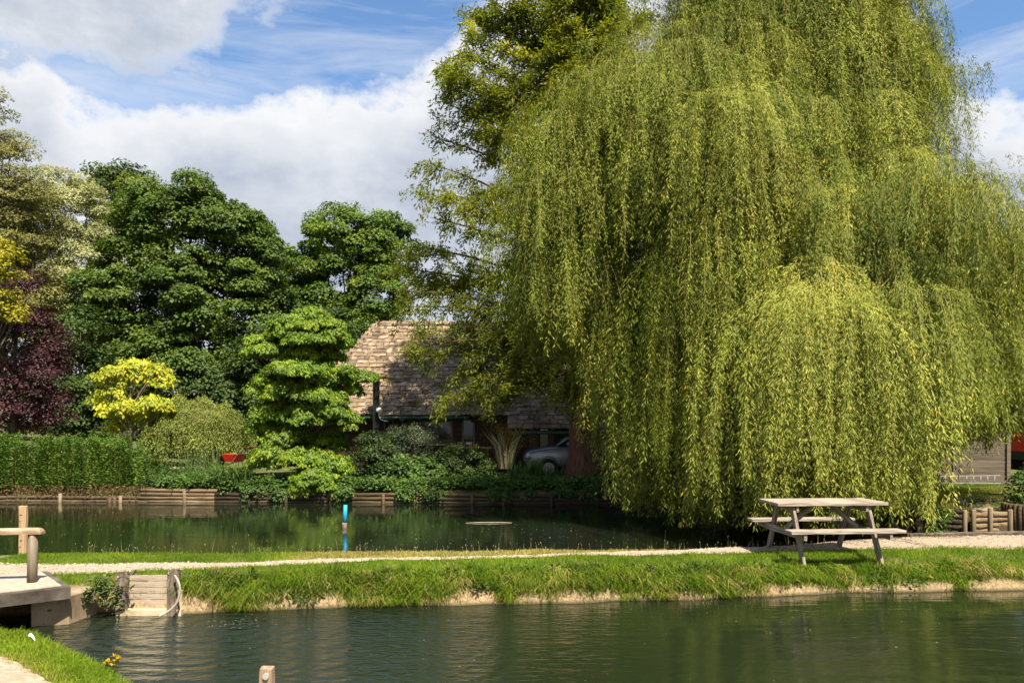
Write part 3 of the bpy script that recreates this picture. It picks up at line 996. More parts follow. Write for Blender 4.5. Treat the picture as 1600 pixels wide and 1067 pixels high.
# dusky shrubs that close the gaps under the trees
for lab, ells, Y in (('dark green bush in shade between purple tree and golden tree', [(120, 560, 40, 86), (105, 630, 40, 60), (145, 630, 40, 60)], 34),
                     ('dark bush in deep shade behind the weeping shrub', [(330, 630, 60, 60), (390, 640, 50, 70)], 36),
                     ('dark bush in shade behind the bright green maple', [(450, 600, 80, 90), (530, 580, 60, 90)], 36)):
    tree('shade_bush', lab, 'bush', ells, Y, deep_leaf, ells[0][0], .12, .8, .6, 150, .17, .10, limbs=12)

# distant wood that shuts the view under the crowns: one mass
g = Geo()
n = 900
X = rng.uniform(-75, 75, n); Y = rng.uniform(56, 66, n)
C = np.stack([X, Y, .8 + rng.uniform(0, 1, n) ** .8 * (4.6 + 1.2 * np.sin(X * .31) + .9 * np.sin(X * .83 + 1))], 1)
leaf_clumps(g, C, np.tile([0, -.8, .5], (n, 1)), 1.3, 85, .5, .34, flat=.7)
tag(g.build('distant_woods', deep_leaf), kind='stuff')

# dark tree past the right edge behind the willow
tree('conifer', 'dark green conifer at the right edge behind the willow', 'tree', [(1625, 470, 55, 90), (1640, 380, 40, 60), (1610, 570, 50, 70), (1560, 610, 50, 60)], 30, deep_leaf, 1630, .25, .8, .6, 170, .14, .05)
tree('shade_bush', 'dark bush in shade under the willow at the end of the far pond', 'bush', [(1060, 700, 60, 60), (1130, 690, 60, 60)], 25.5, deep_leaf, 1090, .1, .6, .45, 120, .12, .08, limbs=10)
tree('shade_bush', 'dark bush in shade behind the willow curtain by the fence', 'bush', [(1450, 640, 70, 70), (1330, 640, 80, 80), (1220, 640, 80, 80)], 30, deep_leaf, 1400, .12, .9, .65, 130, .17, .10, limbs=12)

# ---- golden lime tree with open layers
plates = [(212, 575, 30, 9), (180, 584, 26, 9), (242, 580, 26, 8), (165, 602, 24, 10), (228, 596, 26, 8), (258, 598, 22, 8), (150, 622, 12, 8), (176, 612, 20, 8), (196, 640, 42, 10), (240, 632, 36, 9), (262, 640, 14, 8), (215, 655, 26, 9), (165, 640, 20, 8), (185, 668, 24, 8)]
def plate_tree(name, label, cat, plates, Y, mat, base_px, tr, rad, per, length, width, depth, limbs_m, top=None, flat=.35, droop=.9, spread=.14, dens=1.0):
    bx = pxY(base_px, Y)
    bz = float(H(np.array([bx]), np.array([Y]))[0])
    root = thing(name, label, cat, (bx, Y, bz))
    g = Geo()
    ends = []
    for e in plates:
        px, py, hw, hh = e[:4]
        yo = e[4] if len(e) > 4 else rng.uniform(-.5, .5) * depth
        c = W(px, py, Y + yo)
        rx, rz = hw / FPX * Y, hh / FPX * Y
        ry = min(rx, depth)
        n = max(5, int(dens * rx * ry * 3.4 / rad ** 2))
        D = sphere_dirs(n, -.2)
        k = np.sqrt(rng.uniform(.05, 1, n))[:, None]
        C = c + D * np.array([rx, ry, rz]) * k
        C[:, 2] -= .22 * rz * (k[:, 0] ** 2) * 1.5          # edges of a layer droop
        O = unit(D * [1, 1, .3] + [0, 0, .5])
        leaf_clumps(g, C, O, rad, per, length, width, flat, droop, .55, spread=spread)
        ends.append(c)
        ends.append(c + D[0] * [rx, ry, 0])
    g.build('crown', mat, root)
    g = Geo()
    zt = max(e[2] for e in ends) if top is None else top
    limb_set(g, (bx, Y, bz - .1), (np.mean([e[0] for e in ends]), Y, zt - .2), tr, ends, .012, bend=.1)
    g.build('trunk', limbs_m, root, smooth=True)
    return root
plate_tree('golden_catalpa', 'small open tree with bright golden yellow leaf layers', 'tree', [(a[0] + rng.normal(0, 3), a[1] + rng.normal(0, 3), a[2] * .85, a[3] * 2.3) for a in plates], 27, lime_leaf, 205, .07, .2, 40, .12, .085, .8, pale_bark_m, flat=.75, droop=1.5, dens=1.0)

# ---- bright maple in layers at the water's edge
mp_pl = [(487, 492, 26, 8), (470, 506, 40, 10), (505, 512, 34, 9), (440, 508, 16, 8), (535, 508, 26, 8), (450, 524, 40, 10), (510, 532, 46, 10), (400, 536, 24, 8), (385, 548, 14, 6), (425, 548, 38, 10), (548, 522, 20, 7), (560, 536, 18, 7), (485, 552, 44, 12), (540, 556, 26, 9),
         (470, 578, 60, 14), (420, 594, 36, 12), (520, 592, 44, 14), (400, 612, 26, 14), (455, 612, 50, 16), (515, 620, 40, 16), (580, 590, 26, 6), (556, 610, 22, 8), (565, 578, 14, 5),
         (420, 645, 38, 18), (480, 650, 46, 18), (530, 648, 34, 20), (558, 660, 18, 12), (400, 668, 26, 14), (450, 682, 46, 18), (515, 690, 40, 18), (420, 708, 34, 14), (470, 716, 46, 16), (522, 726, 36, 18), (500, 748, 44, 16), (540, 758, 26, 12), (480, 764, 26, 10), (400, 724, 22, 8)]
plate_tree('japanese_maple', 'bright lime green layered maple leaning over the water', 'tree', [(a[0] - (9 if a[0] > 495 else 0) - (15 if a[0] > 500 and a[1] < 585 else 0) + (9 if a[0] < 425 else 0), a[1], a[2] * .9, a[3] * 1.4, (-.55 if a[1] > 690 else 0) + rng.uniform(-.55, .35)) for a in mp_pl], 24.3, maple_leaf, 470, .14, .17, 84, .10, .058, 1.2, bark_m, flat=.75, droop=1.5, dens=1.7)

# ------------------------------------------------------------------ hanging strands (willow and the weeping shrub)
def strands(g, S, out, Lg, throw, spacing, length, width, tint, sway=.06, mi_leaf=0, mi_twig=1, twig_w=.006, k=9, arch=.12, off=0., face=None):
    """S start points, out outward horizontal directions, Lg lengths, throw how far they swing out before hanging"""
    n = len(S)
    tt = np.linspace(0, 1, k)
    q = tt[None] * Lg[:, None]
    b = .35 + .3 * rng.uniform(0, 1, n)[:, None]
    hor = throw[:, None] * (1 - np.exp(-q / b))
    ph = rng.uniform(0, 6.28, (n, 1))
    side = np.stack([-out[:, 1], out[:, 0], np.zeros(n)], 1)
    sw = sway * np.sin(q * 1.5 + ph) * np.minimum(q, 1.5)
    drop = q - arch * np.exp(-((q - .2) / .25) ** 2)
    drift = rng.normal(0, .04, (n, 1)) * q
    pts = S[:, None] + out[:, None] * (hor + drift)[..., None] + side[:, None] * sw[..., None]
    pts[..., 2] -= drop
    # twig ribbon
    wv = side[:, None] * twig_w * .5 * np.linspace(1, .5, k)[None, :, None]
    V = np.stack([pts - wv, pts + wv], 2).reshape(-1, 3)
    base = (np.arange(n) * k * 2)[:, None] + (np.arange(k - 1) * 2)[None]
    F = np.stack([base, base + 1, base + 3, base + 2], -1).reshape(-1, 4)
    g.add(V, F, np.repeat(tint, k * 2), mi_twig)
    # leaves
    cnt = np.maximum(3, (Lg / spacing).astype(int))
    idx = np.repeat(np.arange(n), cnt)
    m = len(idx)
    f = rng.uniform(.01, 1, m) * (k - 1)
    i0 = np.minimum(f.astype(int), k - 2)
    fr = (f - i0)[:, None]
    P = pts[idx, i0] * (1 - fr) + pts[idx, i0 + 1] * fr
    tan = unit(pts[idx, i0 + 1] - pts[idx, i0])
    a = rng.uniform(0, 6.28, m)
    hv = np.stack([np.cos(a), np.sin(a), np.zeros(m)], 1)
    ax = unit(tan * .62 + hv * rng.uniform(.35, .85, (m, 1)) + [0, 0, -.25])
    nr = unit(hv * .2 + np.array([0, 0, .55]) + rng.normal(0, .55, (m, 3)))
    if face is not None: nr = unit(hv * .25 + face * .75 + out[idx] * .35 + np.array([0, 0, .30]) + rng.normal(0, .38, (m, 3)))
    if off: P = P + hv * rng.exponential(off, (m, 1)) - [0, 0, off * .5]
    t = np.clip(tint[idx] + rng.normal(0, .13, m), 0, 1)
    yel = rng.uniform(0, 1, m) < .011
    t[yel] = 1
    g.leaves(P, ax, nr, length * rng.uniform(.6, 1.25, m), width * rng.uniform(.7, 1.2, m), t, mi_leaf, fold=.25)

willow_leaf = leaf_mat('willow_leaves', [(0, (.072, .108, .012)), (.5, (.195, .232, .025)), (.9, (.37, .385, .07)), (.97, (.43, .42, .10)), (1, (.52, .38, .035))], transl=.25, gloss=.03, rough=.4, var=.3)
willow_twig = surf_mat('willow_twig', [(.3, (.22, .19, .05)), (.7, (.36, .29, .09))], nscale=3, rough=.7, bmp=0)

WC = np.array([6.9, 19.0, 5.6])
WR = np.array([6.6, 5.2, 8.4])
wb = np.array([6.9, 19.6, float(H(np.array([6.9]), np.array([19.6]))[0])])
willow = thing('weeping_willow', 'huge weeping willow with hanging yellow green curtains', 'tree', wb)

def floor_z(P):
    """how low the curtain reaches, seen along the photograph: high on the left over the conifer's bough, to the water in the middle, open at the right over the fence"""
    px = P[:, 0] / P[:, 1] * FPX + CX
    py = np.interp(px, [700, 790, 850, 930, 955, 985, 1060, 1120, 1220, 1395, 1412, 1424, 1480, 1560, 1585, 1640, 1800], [520, 540, 575, 600, 700, 810, 814, 842, 834, 836, 822, 712, 706, 694, 648, 640, 620])
    # a few thin tails hang lower on the right
    return CAMZ + (HY - py) / FPX * P[:, 1]

# bough heads spread over the skins of several overlapping domes, as the crown is built up in the photograph
LOBES = [(1185, 130, 180, 320, 19.8), (882, 350, 58, 180, 17.7), (1300, 500, 235, 250, 16.6), (1515, 500, 92, 215, 18.0), (1128, 440, 92, 245, 16.9),
         (1028, 210, 82, 165, 17.6), (1325, 220, 82, 170, 18.2), (1180, 250, 110, 150, 17.2), (958, 540, 72, 140, 19.0), (1570, 430, 42, 90, 17.2), (1265, 60, 95, 145, 18.0)]
lobes = [(W(e[0], e[1], e[4]), np.array([e[2] / FPX * e[4], min(2.6, e[2] / FPX * e[4] * .95), e[3] / FPX * e[4]])) for e in LOBES]
heads = []
def lobe_heads(li, mind, rho=(.95, 1.05)):
    c, r = lobes[li]
    area = 4 * np.pi * ((r[0] * r[1]) ** 1.6 / 3 + (r[0] * r[2]) ** 1.6 / 3 + (r[1] * r[2]) ** 1.6 / 3) ** (1 / 1.6)
    want = int(area / mind ** 2 * 1.25)
    mine = []
    for _ in range(want * 6):
        d = sphere_dirs(1, -.55)[0]
        p = c + d * r * rng.uniform(*rho)
        if p[2] < 3.2 or p[2] > 14.5 or p[1] > (19.1 if p[0] < 4.8 else 20.9 if p[0] < 6.5 else 22.4): continue
        if rho[0] < .8 and p[2] < 7 and rng.uniform() < .55: continue
        if any(lj != li and ((((p - c2) / r2) ** 2).sum() < .62) for lj, (c2, r2) in enumerate(lobes)): continue
        f_ = math.sin(p[0] * 2.3 + p[2] * .8 + li) * math.sin(p[1] * 1.9 + 1.7 * li) + math.sin(p[2] * 2.6 + p[0] * 1.1 + 2 * li) * math.cos(p[1] * 2.2 - p[0] * 1.3)
        if rho[0] > .8:
            if f_ < -.38 and rng.uniform() < .85: continue
            p = p + d * np.array([1, .8, .8]) * .48 * np.clip(f_, -1.2, 1.4)
        if mine and np.min(np.linalg.norm(np.array(mine) - p, axis=1)) < mind: continue
        mine.append(p); heads.append((p, d, 1 if rho[0] < .8 else 0))
for li in range(len(lobes)):
    lobe_heads(li, .86, (.84, 1.07))
for li in range(len(lobes)):
    lobe_heads(li, .62, (.55, .8))
for px, py, Y in ((1492, 106, 18.2), (1522, 97, 18.2), (1468, 132, 18.2), (1508, 112, 18.4), (1448, 14, 18), (1590, 240, 17.5), (1310, 262, 14.3), (1225, 200, 15.3), (905, 75, 19.5), (870, 130, 19.5), (812, 205, 20), (790, 270, 20.3), (842, 180, 19.6)):
    p = W(px, py, Y)
    heads.append((p, unit((p - WC) / WR), 2))
g = Geo()
gl = Geo()
trunk_top = wb + [-.1, -.2, 6.2]
for p, d, inner in heads:
    dd_ = d * .75 + unit((p - WC) / WR) * .45
    oh = np.array([dd_[0], dd_[1], 0.0])
    oh = oh / (np.linalg.norm(oh) + 1e-6) if np.linalg.norm(oh) > .15 else unit(np.array([rng.normal(), rng.normal(), 0]))
    sd = np.array([-oh[1], oh[0], 0])
    size = rng.uniform(.85, 1.5)
    rope = (p[2] < 7.2) and not inner and rng.uniform() < .8
    n = int(rng.uniform(62, 92) * size) if not inner else int(rng.uniform(24, 34))
    if inner == 2: size = rng.uniform(.35, .6); n = int(rng.uniform(14, 24))
    if rope: n = int(rng.uniform(34, 52)); size = rng.uniform(.45, .7)
    s = rng.uniform(-1.1, .55, n) * size
    lat = rng.normal(0, (.30 if not rope else .22) * size, n) * (1.2 - .5 * np.abs(s) / size)
    S = p + oh * s[:, None] + sd * lat[:, None]
    S[:, 2] += .18 * size - .45 * (s + .2 * size) ** 2 / size - .55 * lat ** 2 / size - rng.exponential(.12, n)
    Lg = rng.gamma(9, .095, n) * size * rng.uniform(.7, 1.5) * (1 + .4 * s / size)
    fl_ = floor_z(S) + rng.gamma(1.6, .22, n)
    lim = S[:, 2] - fl_
    if rope: Lg = lim * rng.uniform(.62, 1.0) * rng.uniform(.82, 1.05, n)
    lowness = np.clip((6.6 - p[2]) / 2.0, 0, 1)
    Lg = np.where((rng.uniform(0, 1, n) < lowness * .9) & (not rope), np.maximum(Lg, lim * rng.uniform(.7, 1.0, n)), Lg)
    Lg = np.minimum(Lg, lim)
    ok = Lg > .3
    if not ok.any(): continue
    S, Lg, s, lat = S[ok], Lg[ok], s[ok], lat[ok]
    n = len(S)
    od = unit(oh * (.45 + s[:, None] / size) + sd * (2.2 * lat[:, None] / size + rng.normal(0, .35, (n, 1))))
    bt = np.clip(rng.normal(.42, .19), .08, .85)
    strands(g, S, od, Lg, rng.uniform(.15, .85, n) * size * (.4 if rope else 1), (.0112 if inner != 1 else .014), (.088 if inner != 1 else .105), (.016 if inner != 1 else .024), np.clip(bt + rng.normal(0, .08, n), 0, .88), arch=.22, off=(.028 if rope else .045), twig_w=.0045, face=d)
    q0 = trunk_top + np.array([0, 0, np.clip((p[2] - 8) * .45, -1.6, 2.2)]) + rng.normal(0, .15, 3)
    if rng.uniform() < .22:
        midp = (q0 + p) / 2 + np.array([0, 0, .16 * np.linalg.norm(p - q0)])
        B = bez(q0, midp, p + oh * .2 - [0, 0, .02], 9)
        gl.tube(B, np.linspace(.055, .010, 9) * (.45 if inner == 2 else 1), 5, wob=.05)
print('willow heads', len(heads), 'verts', g.n)
g.build('crown', [willow_leaf, willow_twig], willow)
g = gl
T = np.array([wb + [0, 0, -.2], wb + [.03, .02, .9], wb + [-.1, -.05, 2.6], wb + [-.05, -.15, 4.4], trunk_top])
g.tube(T, [.75, .52, .45, .42, .36], 12, wob=.05)
for c, r in lobes:
    e = c + np.array([0, 0, r[2] * .75])
    s0 = T[2] + (T[4] - T[2]) * rng.uniform(.3, 1)
    g.tube(bez(s0, (s0 + e) / 2 + [0, 0, .9], e, 10), np.linspace(.24, .04, 10), 8, wob=.05)
g.build('trunk', bark_m, willow, smooth=True)

# ---- low weeping shrub
ws_c = W(304, 664, 27.6)
ws = thing('weeping_shrub', 'olive green weeping shrub with hanging twigs beside the golden tree', 'shrub', (ws_c[0], 27.6, .6))
g = Geo()
ws_m = weep_leaf
rc_ = np.repeat(sphere_dirs(85, .05), 30, 0)
D = unit(rc_ + rng.normal(0, .055, rc_.shape))
fr_ = np.repeat(rng.uniform(.8, 1.08, 85), 30)[:, None]
Rw = np.array([1.62, 1.3, 1.15])
S = ws_c + D * Rw * fr_ * rng.uniform(.92, 1.03, (2550, 1)) * (1 + .12 * np.sin(5 * np.arctan2(D[:, 1], D[:, 0]))[:, None]) + [0, 0, -.2]
od = unit(D * [1, 1, 0]); n = len(S)
Lg = np.minimum(np.repeat(rng.uniform(.6, 1.6, 85), 30) * rng.uniform(.8, 1.1, n), S[:, 2] - .75 - rng.uniform(0, .3, n))
ok = Lg > .15
strands(g, S[ok], od[ok], Lg[ok], rng.uniform(.05, .25, ok.sum()), .024, .08, .030, np.clip(rng.normal(.5, .16, ok.sum()), 0, 1), sway=.03, k=5, off=.03, twig_w=.002)
Cw, Ow = clumps_on(blob_list([(304, 668, 70, 52), (262, 680, 34, 40), (340, 684, 34, 40), (300, 640, 44, 30)], 27.7), .3, .2)
kw = Cw[:, 2] > 1.1
Cw = ws_c + (Cw - ws_c) * .8 - [0, 0, .15]
leaf_clumps(g, Cw[kw], Ow[kw], .24, 50, .07, .03, .8, droop=1.3, up=.4)
g.build('crown', [ws_m, willow_twig], ws)
g = Geo()
limb_set(g, (ws_c[0], 27.6, .55), (ws_c[0], 27.6, ws_c[2] + .7), .09, S[:24], .012)
g.build('trunk', pale_bark_m, ws, smooth=True)

# ---- the tall feathery conifer with a red trunk
cyp_leaf = leaf_mat('feathery_conifer_leaves', [(0, (.09, .12, .014)), (.45, (.18, .215, .020)), (.85, (.30, .32, .032)), (1, (.40, .39, .045))], transl=.55, gloss=.03, var=.3)
CY = 24.6
cb = np.array([pxY(912, CY), CY, .42])
cyp = thing('tall_conifer', 'tall feathery conifer with thick red brown trunk beside the parked car', 'tree', cb)
g, gl = Geo(), Geo()
ztop = 21.0
zz = np.array([0, .35, 1.0, 2.2, 4, 8, 13, 17, ztop])
gl.tube(np.stack([cb[0] + .05 * np.sin(zz), np.full(9, CY), cb[2] - .15 + zz], 1), [.78, .62, .52, .46, .40, .30, .19, .1, .02], 16, wob=.06)
zprof = [1.8, 2.6, 4.0, 5.5, 6.6, 8.0, 9.6, 11.4, 13.0, 15.0, 17.0, 20.8]
rprof = [2.6, 4.9, 6.3, 6.6, 6.2, 5.0, 4.5, 4.1, 3.9, 3.3, 2.5, .5]
nb = 175
TIPS = [(745, 12), (762, 2), (738, 45), (800, 20), (718, 80), (775, 40), (700, 130), (680, 215), (692, 105), (705, 150), (690, 190), (668, 255), (660, 300), (672, 340), (640, 385), (612, 420), (604, 455), (630, 480), (655, 520), (668, 560), (700, 585), (690, 630), (735, 600), (745, 630), (780, 620), (770, 560), (715, 480), (850, 575), (890, 590), (940, 585), (925, 612), (870, 612), (640, 545), (720, 420), (740, 300), (760, 200), (745, 60), (725, 25), (780, 110)]
for k in range(nb + len(TIPS)):
    z0 = .9 + (min(k, nb) / nb) ** 1.0 * 17.6
    a = k * 2.39996 + rng.normal(0, .3)
    rise = np.interp(z0, [0, 3, 6, 12, 20], [.02, .12, .38, .55, .8]) + rng.normal(0, .1)
    tipz_guess = z0 + cb[2] + rise * 3.5
    Lb = np.interp(tipz_guess, zprof, rprof) * rng.uniform(.62, 1.1)
    dirh = np.array([math.cos(a), math.sin(a), 0])
    if k < nb and z0 < 3.9: continue
    if dirh[1] > .25: Lb *= .5
    if dirh[1] < -.3: Lb *= .36
    if k >= nb:
        z0 = None
    if z0 is not None:
        p0 = np.array([cb[0], CY, cb[2] + z0])
        p2 = p0 + dirh * Lb + [0, 0, rise * Lb - .10 * Lb]
        p1 = p0 + dirh * Lb * .5 + [0, 0, rise * Lb * .72]
    else:
        p2 = W(*TIPS[k - nb], CY + rng.uniform(-.9, .7))
        hz = np.hypot(p2[0] - cb[0], p2[1] - CY)
        p0 = np.array([cb[0], CY, max(p2[2] - np.interp(p2[2], [2, 5, 9, 14], [-.5, .1, .45, .6]) * hz, cb[2] + 1.6)])
        p1 = (p0 + p2) / 2 + [0, 0, .12 * hz]
        Lb = np.linalg.norm(p2 - p0)
    B = bez(p0, p1, p2, 10)
    gl.tube(B, np.linspace(.04 + .008 * Lb, .007, 10), 5, wob=.05)
    # flat feathery sprays along the bough
    ns = int((12 + Lb * 8) * (.55 if k >= nb else 1))
    f = rng.uniform(.18, 1.0, ns) ** .75
    bt = np.clip(rng.normal(.42, .16), .05, .85)
    for fi in f:
        i0 = min(int(fi * 9), 8)
        bp = B[i0] + (B[i0 + 1] - B[i0]) * (fi * 9 - i0)
        td = unit(B[i0 + 1] - B[i0])
        sdv = unit(np.cross(td, [0, 0, 1.0])) * rng.choice([-1, 1])
        ln = rng.uniform(.4, 1.1) * (1.15 - .45 * fi)
        sd = unit(td * rng.uniform(.2, .9) + sdv * rng.uniform(.2, 1) + [0, 0, rng.normal(.05, .42)])
        m = int(62 * ln + 16)
        q = rng.uniform(.05, 1, m)
        C = bp + sd * (q * ln)[:, None] + rng.normal(0, .085, (m, 3))
        C[:, 2] -= .42 * ln * q ** 2 + rng.uniform(0, .10, m)
        lax = sd * .8 + rng.normal(0, .6, (m, 3)) + [0, 0, -.55]
        lnm = np.array([0, 0, .7]) + rng.normal(0, .6, (m, 3))
        t = np.clip(bt + rng.normal(0, .12, m), 0, 1)
        g.leaves(C, lax, lnm, rng.uniform(.10, .20, m), rng.uniform(.03, .06, m), t)
g.build('crown', cyp_leaf, cyp)
gl.build('trunk', red_bark_m, cyp, smooth=True)
# ------------------------------------------------------------------ stone-tiled lodge
HYF, HRY = 27.3, 31.4            # eaves line and ridge line, distances from the camera
EZ, RZ = 2.52, 6.08              # eaves and ridge heights
HX0, HX1 = -7.3, 4.6
GZ = .5
lodge = thing('lodge', 'low dark timber lodge with pale mossy stone tiled hipped roof', 'building', (0, HYF, GZ))
tile_m = surf_mat('stone_roof_tiles', [(.25, (.085, .06, .038)), (.5, (.205, .152, .105)), (.75, (.34, .265, .19))], nscale=5, detail=7, rough=.95, bmp=.8, bdist=.03, spec=.1, spots=(1.1, .60, (.15, .115, .035)), tinted=.55)
slope = np.array([0, HRY - HYF, RZ - EZ]); sl_len = np.linalg.norm(slope); sdir = slope / sl_len
snrm = np.array([0, -sdir[2], sdir[1]])
ridge_x0 = -5.3
g = Geo()
# underlay so that no light leaks between the tiles
HIPX = HX0 - .1
under = np.array([[HX0, HYF, EZ], [-1.4, HYF, EZ], [HX1, HYF, EZ], [HX1, HRY, RZ], [ridge_x0, HRY, RZ]])
g.add(under - snrm * .03, [[0, 1, 2, 3, 4]], .1)
back = np.array([[ridge_x0, HRY, RZ], [HX1, HRY, RZ], [HX1, HRY * 2 - HYF, EZ], [HX0, HRY * 2 - HYF, EZ]])
g.add(back, [[0, 1, 2, 3]], .4)
hip = np.array([[HX0, HYF, EZ], [ridge_x0, HRY, RZ], [HX0, HRY * 2 - HYF, EZ]])
g.add(hip + [.03, 0, -.03], [[0, 1, 2]], .3)
low = np.array([[-.15, HYF, EZ], [HX1, HYF, EZ], [HX1, HYF, EZ], [-.15, HYF, EZ]]) - sdir * np.array([[0], [0], [.62], [.62]]) - snrm * .03
g.add(low, [[0, 3, 2, 1]], .1)
course = .225
ncs = int(sl_len / course) + 1
Mrot = np.stack([[1, 0, 0], sdir, np.cross([1, 0, 0], sdir)], 1)
tilt = R(6)
for k in range(-3, ncs):
    v0 = k * course
    x = (HX0 + (ridge_x0 - HX0) * max(0, v0) / sl_len) + rng.uniform(-.1, 0)
    if k < 0: x = -.15
    big = 1.0 + .35 * (1 - max(k, 0) / ncs)
    while x < HX1:
        wd = rng.uniform(.13, .30) * big
        c = np.array([x + wd / 2, HYF, EZ]) + sdir * (v0 + course * .62 + rng.normal(0, .01)) + snrm * (.04 + rng.uniform(0, .014))
        a = tilt + rng.normal(0, .022)
        Rt = Mrot @ np.array([[1, 0, 0], [0, math.cos(a), -math.sin(a)], [0, math.sin(a), math.cos(a)]]).T
        ry = rng.normal(0, .02)
        Rt = Rt @ np.array([[math.cos(ry), 0, math.sin(ry)], [0, 1, 0], [-math.sin(ry), 0, math.cos(ry)]])
        g.box(c, (wd - rng.uniform(.008, .022), course * 1.42, rng.uniform(.032, .05)), tint=rng.beta(1.3, 1.1), M=Rt, jit=.009)
        x += wd
# hip face tiles
hn = unit(np.cross(hip[1] - hip[0], hip[2] - hip[0])[None])[0]
if hn[0] > 0: hn = -hn
hs = unit((np.array([ridge_x0, HRY, RZ]) - np.array([HX0, HRY, EZ]))[None])[0]
hl = np.linalg.norm(np.array([ridge_x0, HRY, RZ]) - np.array([HX0, HRY, EZ]))
Mh = np.stack([[0, 1, 0], hs, np.cross([0, 1, 0], hs)], 1)
for k in range(int(hl / course) + 1):
    f = k * course / hl
    y, y1 = HYF + (HRY - HYF) * f, 2 * HRY - HYF - (HRY - HYF) * f
    while y < y1:
        wd = rng.uniform(.18, .36)
        c = np.array([HX0, y + wd / 2, EZ]) + hs * (k * course + .13) + hn * .04
        g.box(c, (wd - .015, course * 1.42, .032), tint=rng.beta(2, 1.6), M=Mh, jit=.006)
        y += wd
# ridge and hip cappings
for k in range(34):
    x = ridge_x0 + (HX1 - ridge_x0) * (k + .5) / 34
    g.box((x, HRY, RZ + .05), (.27, .26, .07), tint=rng.uniform(.3, .9), jit=.012)
for k in range(20):
    p = np.array([HX0, HYF, EZ]) + (np.array([ridge_x0, HRY, RZ]) - np.array([HX0, HYF, EZ])) * (k + .5) / 20
    g.box(p + [-.02, -.03, .08], (.22, .26, .06), tint=rng.uniform(.3, .9), M=Mrot, jit=.012)
g.build('roof', tile_m, lodge)

board_m = surf_mat('dark_stained_boards', [(.3, (.030, .016, .012)), (.7, (.075, .040, .030))], scale=(.2, 1, 2), nscale=12, rough=.7, bmp=.4, bdist=.01)
frame_m = surf_mat('brown_window_timber', [(.3, (.10, .055, .04)), (.7, (.17, .10, .07))], scale=(1, 1, .3), nscale=12, rough=.6, bmp=.2)
sill_m = surf_mat('weathered_sill', [(.3, (.26, .20, .16)), (.7, (.45, .37, .30))], scale=(.3, 1, 1), nscale=14, rough=.8, bmp=.3)
green_m = surf_mat('dark_green_paint', [(.3, (.018, .055, .035)), (.7, (.03, .085, .05))], nscale=8, rough=.4, bmp=.1)
white_m = surf_mat('white_plastic', [(.3, (.68, .68, .66)), (.7, (.82, .82, .80))], nscale=6, rough=.35, bmp=0)
black_m = surf_mat('black_trim', [(.3, (.008, .008, .009)), (.7, (.02, .02, .02))], nscale=6, rough=.5, bmp=0)
def glass_mat(name, tint):
    m, nt, out = new_mat(name)
    p = N(nt, 'ShaderNodeBsdfPrincipled')
    p.inputs['Base Color'].default_value = (*tint, 1)
    p.inputs['Roughness'].default_value = .04
    p.inputs['Specular IOR Level'].default_value = .6
    L(nt, bump(nt, noise(nt, 1.5, 2, .5, coords(nt)), .05, .02), p.inputs['Normal'])
    L(nt, p.outputs[0], out.inputs[0])
    return m
pane_m = glass_mat('dark_window_glass', (.012, .016, .014))

WY = 27.75
# the wall of overlapping boards, built round the openings
def zpy(py, Y): return CAMZ + (HY - py) / FPX * Y
openings = []
for x0, x1, p0, p1 in ((600, 616, 655, 672), (662, 706, 658, 692), (722, 742, 656, 722), (844, 856, 668, 722)):
    openings.append((pxY(x0, WY), pxY(x1, WY), zpy(p1, WY), zpy(p0, WY)))
g = Geo()
z = GZ - .1
while z < 2.6:
    segs = [(HX0 + .35, HX1)]
    for (a, b, zl, zh) in openings:
        if z + .15 > zl and z < zh:
            ns = []
            for (s, e) in segs:
                if b <= s or a >= e: ns.append((s, e)); continue
                if a > s: ns.append((s, a))
                if b < e: ns.append((b, e))
            segs = ns
    for (s, e) in segs:
        if e - s > .02:
            g.box(((s + e) / 2, WY - .012, z + .075), (e - s, .03, .155), tint=rng.uniform(0, 1), M=np.array([[1, 0, 0], [0, .994, -.11], [0, .11, .994]]))
    z += .15
g.box((HX0 + .3, WY + 3.6, (GZ + 2.5) / 2), (.12, 7.2, 2.2))
g.box(((HX0 + HX1) / 2, WY + .5, (GZ + 2.5) / 2), (HX1 - HX0 - .4, .05, 2.2), tint=0)
g.build('wall', board_m, lodge)
def window(x0, x1, p0, p1, mull=1, sill=True):
    X0, X1, Z0, Z1 = pxY(x0, WY), pxY(x1, WY), zpy(p1, WY), zpy(p0, WY)
    g = Geo()
    t = .055
    for bx_ in np.linspace(X0 + t / 2, X1 - t / 2, mull + 1):
        g.box((bx_, WY - .04, (Z0 + Z1) / 2), (t, .06, Z1 - Z0 - 2 * t - .004))
    g.box(((X0 + X1) / 2, WY - .04, Z1 - t / 2), (X1 - X0, .062, t))
    g.box(((X0 + X1) / 2, WY - .04, Z0 + t / 2), (X1 - X0, .062, t))
    wo = g.build('window', frame_m, lodge)
    g = Geo()
    g.box(((X0 + X1) / 2, WY - .012, (Z0 + Z1) / 2), (X1 - X0 - t, .008, Z1 - Z0 - t))
    g.build('pane', pane_m, wo)
    if sill:
        g = Geo()
        g.box(((X0 + X1) / 2, WY - .12, Z0 - .03), (X1 - X0 + .16, .22, .055), jit=.003)
        g.build('sill', sill_m, wo)
    return wo
window(600, 616, 655, 672, 1, False)
window(661, 708, 657, 693, 2)
